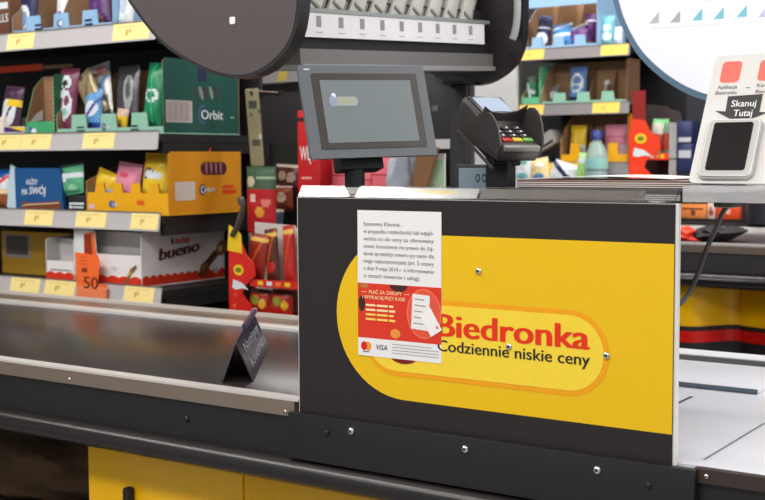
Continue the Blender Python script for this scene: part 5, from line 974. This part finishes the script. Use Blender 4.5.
# dark navy boxes further right
YN = 3.24
nvk = thing('dark_rack', 'dark rack of navy boxes beside the white scanner stand', 'rack', (-1.55, 3.4, 0))
xa, xb = at(668, 160, Y=YR).x-0.006, at(770, 150, Y=YN).x
b = MB(); b.box(xa+0.012, 0.9, YN+0.09, YN+0.12, 0, 2.1, mat((34, 34, 44), 0.6)); b.build('back_panel', nvk)
b = MB(); b.box(xa+0.012, 0.9, YN-0.03, YN+0.09, 0.0, at(715, 219, Y=YN-0.03).z, SOFTBLACK); b.build('base', nvk)
zbs = at(715, 219, Y=YN-0.03).z
b = MB(); b.box(xa+0.012, at(692, 150, Y=YN).x, YN, YN+0.09, zbs, at(690, 172, Y=YN).z, SOFTBLACK); b.build('riser', nvk)
for k, (y0_, y1_, lb) in enumerate(((121, 143, 'navy box on top of the stack left of the scanner card'), (143.5, 171.5, 'navy box with white label below in the stack left of the scanner card'))):
    p0_, p1_ = at(675.5, y1_, Y=YN), at(692, y0_, Y=YN)
    bx = thing('navy_box', lb, 'box', ((p0_.x+p1_.x)/2, YN+0.04, p0_.z), 'navy boxes'); b = MB(); b.box(p0_.x, p1_.x, YN, YN+0.08, p0_.z+0.0005, p1_.z, mat((36, 46, 92), 0.4), 0.002); b.build('box', bx)
    b = MB(FRONT(0, YN, 0)); b.rect(p0_.x+0.012, p1_.x-0.004, p0_.z+0.055 if k else p0_.z+0.004, p0_.z+0.085 if k else p0_.z+0.022, 0.0006, mat((200, 200, 206), 0.5)); b.build('label_patch', bx, 'pale label')
for k, (p_0, p_1, y0_, m, m2, lb, nm) in enumerate(((680, 706, 204.5, mat((250, 146, 70), 0.5), mat((120, 50, 30), 0.5), 'orange box at the left under the acrylic shelf', 'orange_box'), (707, 715, 203, mat((226, 206, 190), 0.5), mat((190, 60, 40), 0.5), 'narrow pale box between the two orange boxes', 'pale_box'), (716, 740, 200, mat((246, 84, 34), 0.5), mat((240, 190, 170), 0.5), 'red-orange box behind the hanging cable', 'orange_box'))):
    p0_, p1_ = at(p_0, 219, Y=YN-0.028), at(p_1, y0_, Y=YN-0.028)
    bx = thing(nm, lb, 'box', ((p0_.x+p1_.x)/2, YN-0.01, zbs)); b = MB(); b.box(p0_.x, p1_.x, YN-0.026, YN-0.002, zbs, p1_.z, m, 0.002); b.build('box', bx)
    b = MB(FRONT(0, YN-0.026, 0)); dd = p1_.z-zbs; b.rect(p0_.x+0.01, p1_.x-0.012, zbs+dd*0.62, zbs+dd*0.74, 0.0006, m2); b.ell((p0_.x+p1_.x)/2, zbs+dd*0.4, 0.010, 0.012, 0.0006, m2); b.build('print', bx)
p0_, p1_ = at(746, 222, Y=YN-0.1), at(790, 202, Y=YN-0.1)
b = MB(); b.cyl(((p0_.x+p1_.x)/2, 3.09, NZ+0.031), ((p0_.x+p1_.x)/2, 3.09, p1_.z), (p1_.x-p0_.x)/2.6, mat((40, 40, 48), 0.3), 28); b.build('black_tub', label='black round tub at the right photo edge behind the far belt', cat='tub')

# ------------------------------------------------------------------ white round-ended lit price panel
YW = 1.15
wp = [(604, -40), (609, -18), (613, 0), (618, 18), (626, 36), (637, 54), (652, 70), (670, 84), (690, 95), (712, 102), (735, 105.5), (760, 105), (785, 99), (806, 86), (822, 66), (830, 40), (832, 0), (832, -40)]
wl = [(at(x_, y_, Y=YW).x, at(x_, y_, Y=YW).z) for x_, y_ in wp]
wo = smooth([V((p_[0], p_[1], 0)) for p_ in wl], 3); wo = [(p_.x, p_.y) for p_ in wo]+[(wl[-1][0], 1.80), (wl[-1][0]-0.05, 1.85), (wl[0][0]+0.05, 1.85), (wl[0][0], 1.80)]
ORI = 1 if sum(wo[i][0]*wo[(i+1) % len(wo)][1]-wo[(i+1) % len(wo)][0]*wo[i][1] for i in range(len(wo))) > 0 else -1
wt = thing('price_display', 'large white round-ended price panel with blue-grey rim at the upper right', 'display', ((wl[0][0]+wl[-1][0])/2, YW+0.02, min(p_[1] for p_ in wo)))
b = MB(FRONT(0, YW, 0)); b.poly(wo, -0.035, 0.0, mat((98, 128, 152), 0.45), None, True); b.build('rim', wt, 'blue-grey rim')
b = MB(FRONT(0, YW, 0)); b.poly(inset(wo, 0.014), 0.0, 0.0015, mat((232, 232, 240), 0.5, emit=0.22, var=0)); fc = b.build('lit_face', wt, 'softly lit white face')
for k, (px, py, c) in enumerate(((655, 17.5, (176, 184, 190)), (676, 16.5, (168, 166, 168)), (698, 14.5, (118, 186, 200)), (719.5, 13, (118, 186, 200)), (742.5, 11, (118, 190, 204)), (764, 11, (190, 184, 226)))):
    q = at(px, py, Y=YW); s_ = 0.013
    b = MB(FRONT(0, YW, 0)); b.flat([(q.x-s_, q.z-s_), (q.x+s_*0.8, q.z-s_), (q.x+s_*0.8, q.z+s_)], 0.002, mat(c, 0.5, emit=0.15, var=0)); b.build('product_picture', fc, 'small three-cornered picture')
for (pa, pb, py) in ((652, 768, 29), (705, 768, 1.5)):
    q = at(pa, py, Y=YW); q2 = at(pb, py-6, Y=YW)
    b = MB(FRONT(0, YW, 0)); b.rect(q.x, q2.x, q.z, q.z+0.0025, 0.002, mat((216, 216, 234), 0.5, emit=0.2, var=0)); b.build('rule_line', fc, 'faint grey line')
b = MB(); b.cyl((wl[-1][0]-0.12, YW+0.02, 1.84), (wl[-1][0]-0.12, YW+0.02, 3.0), 0.015, STEELD); b.build('hanger', wt, 'ceiling hanger rod')
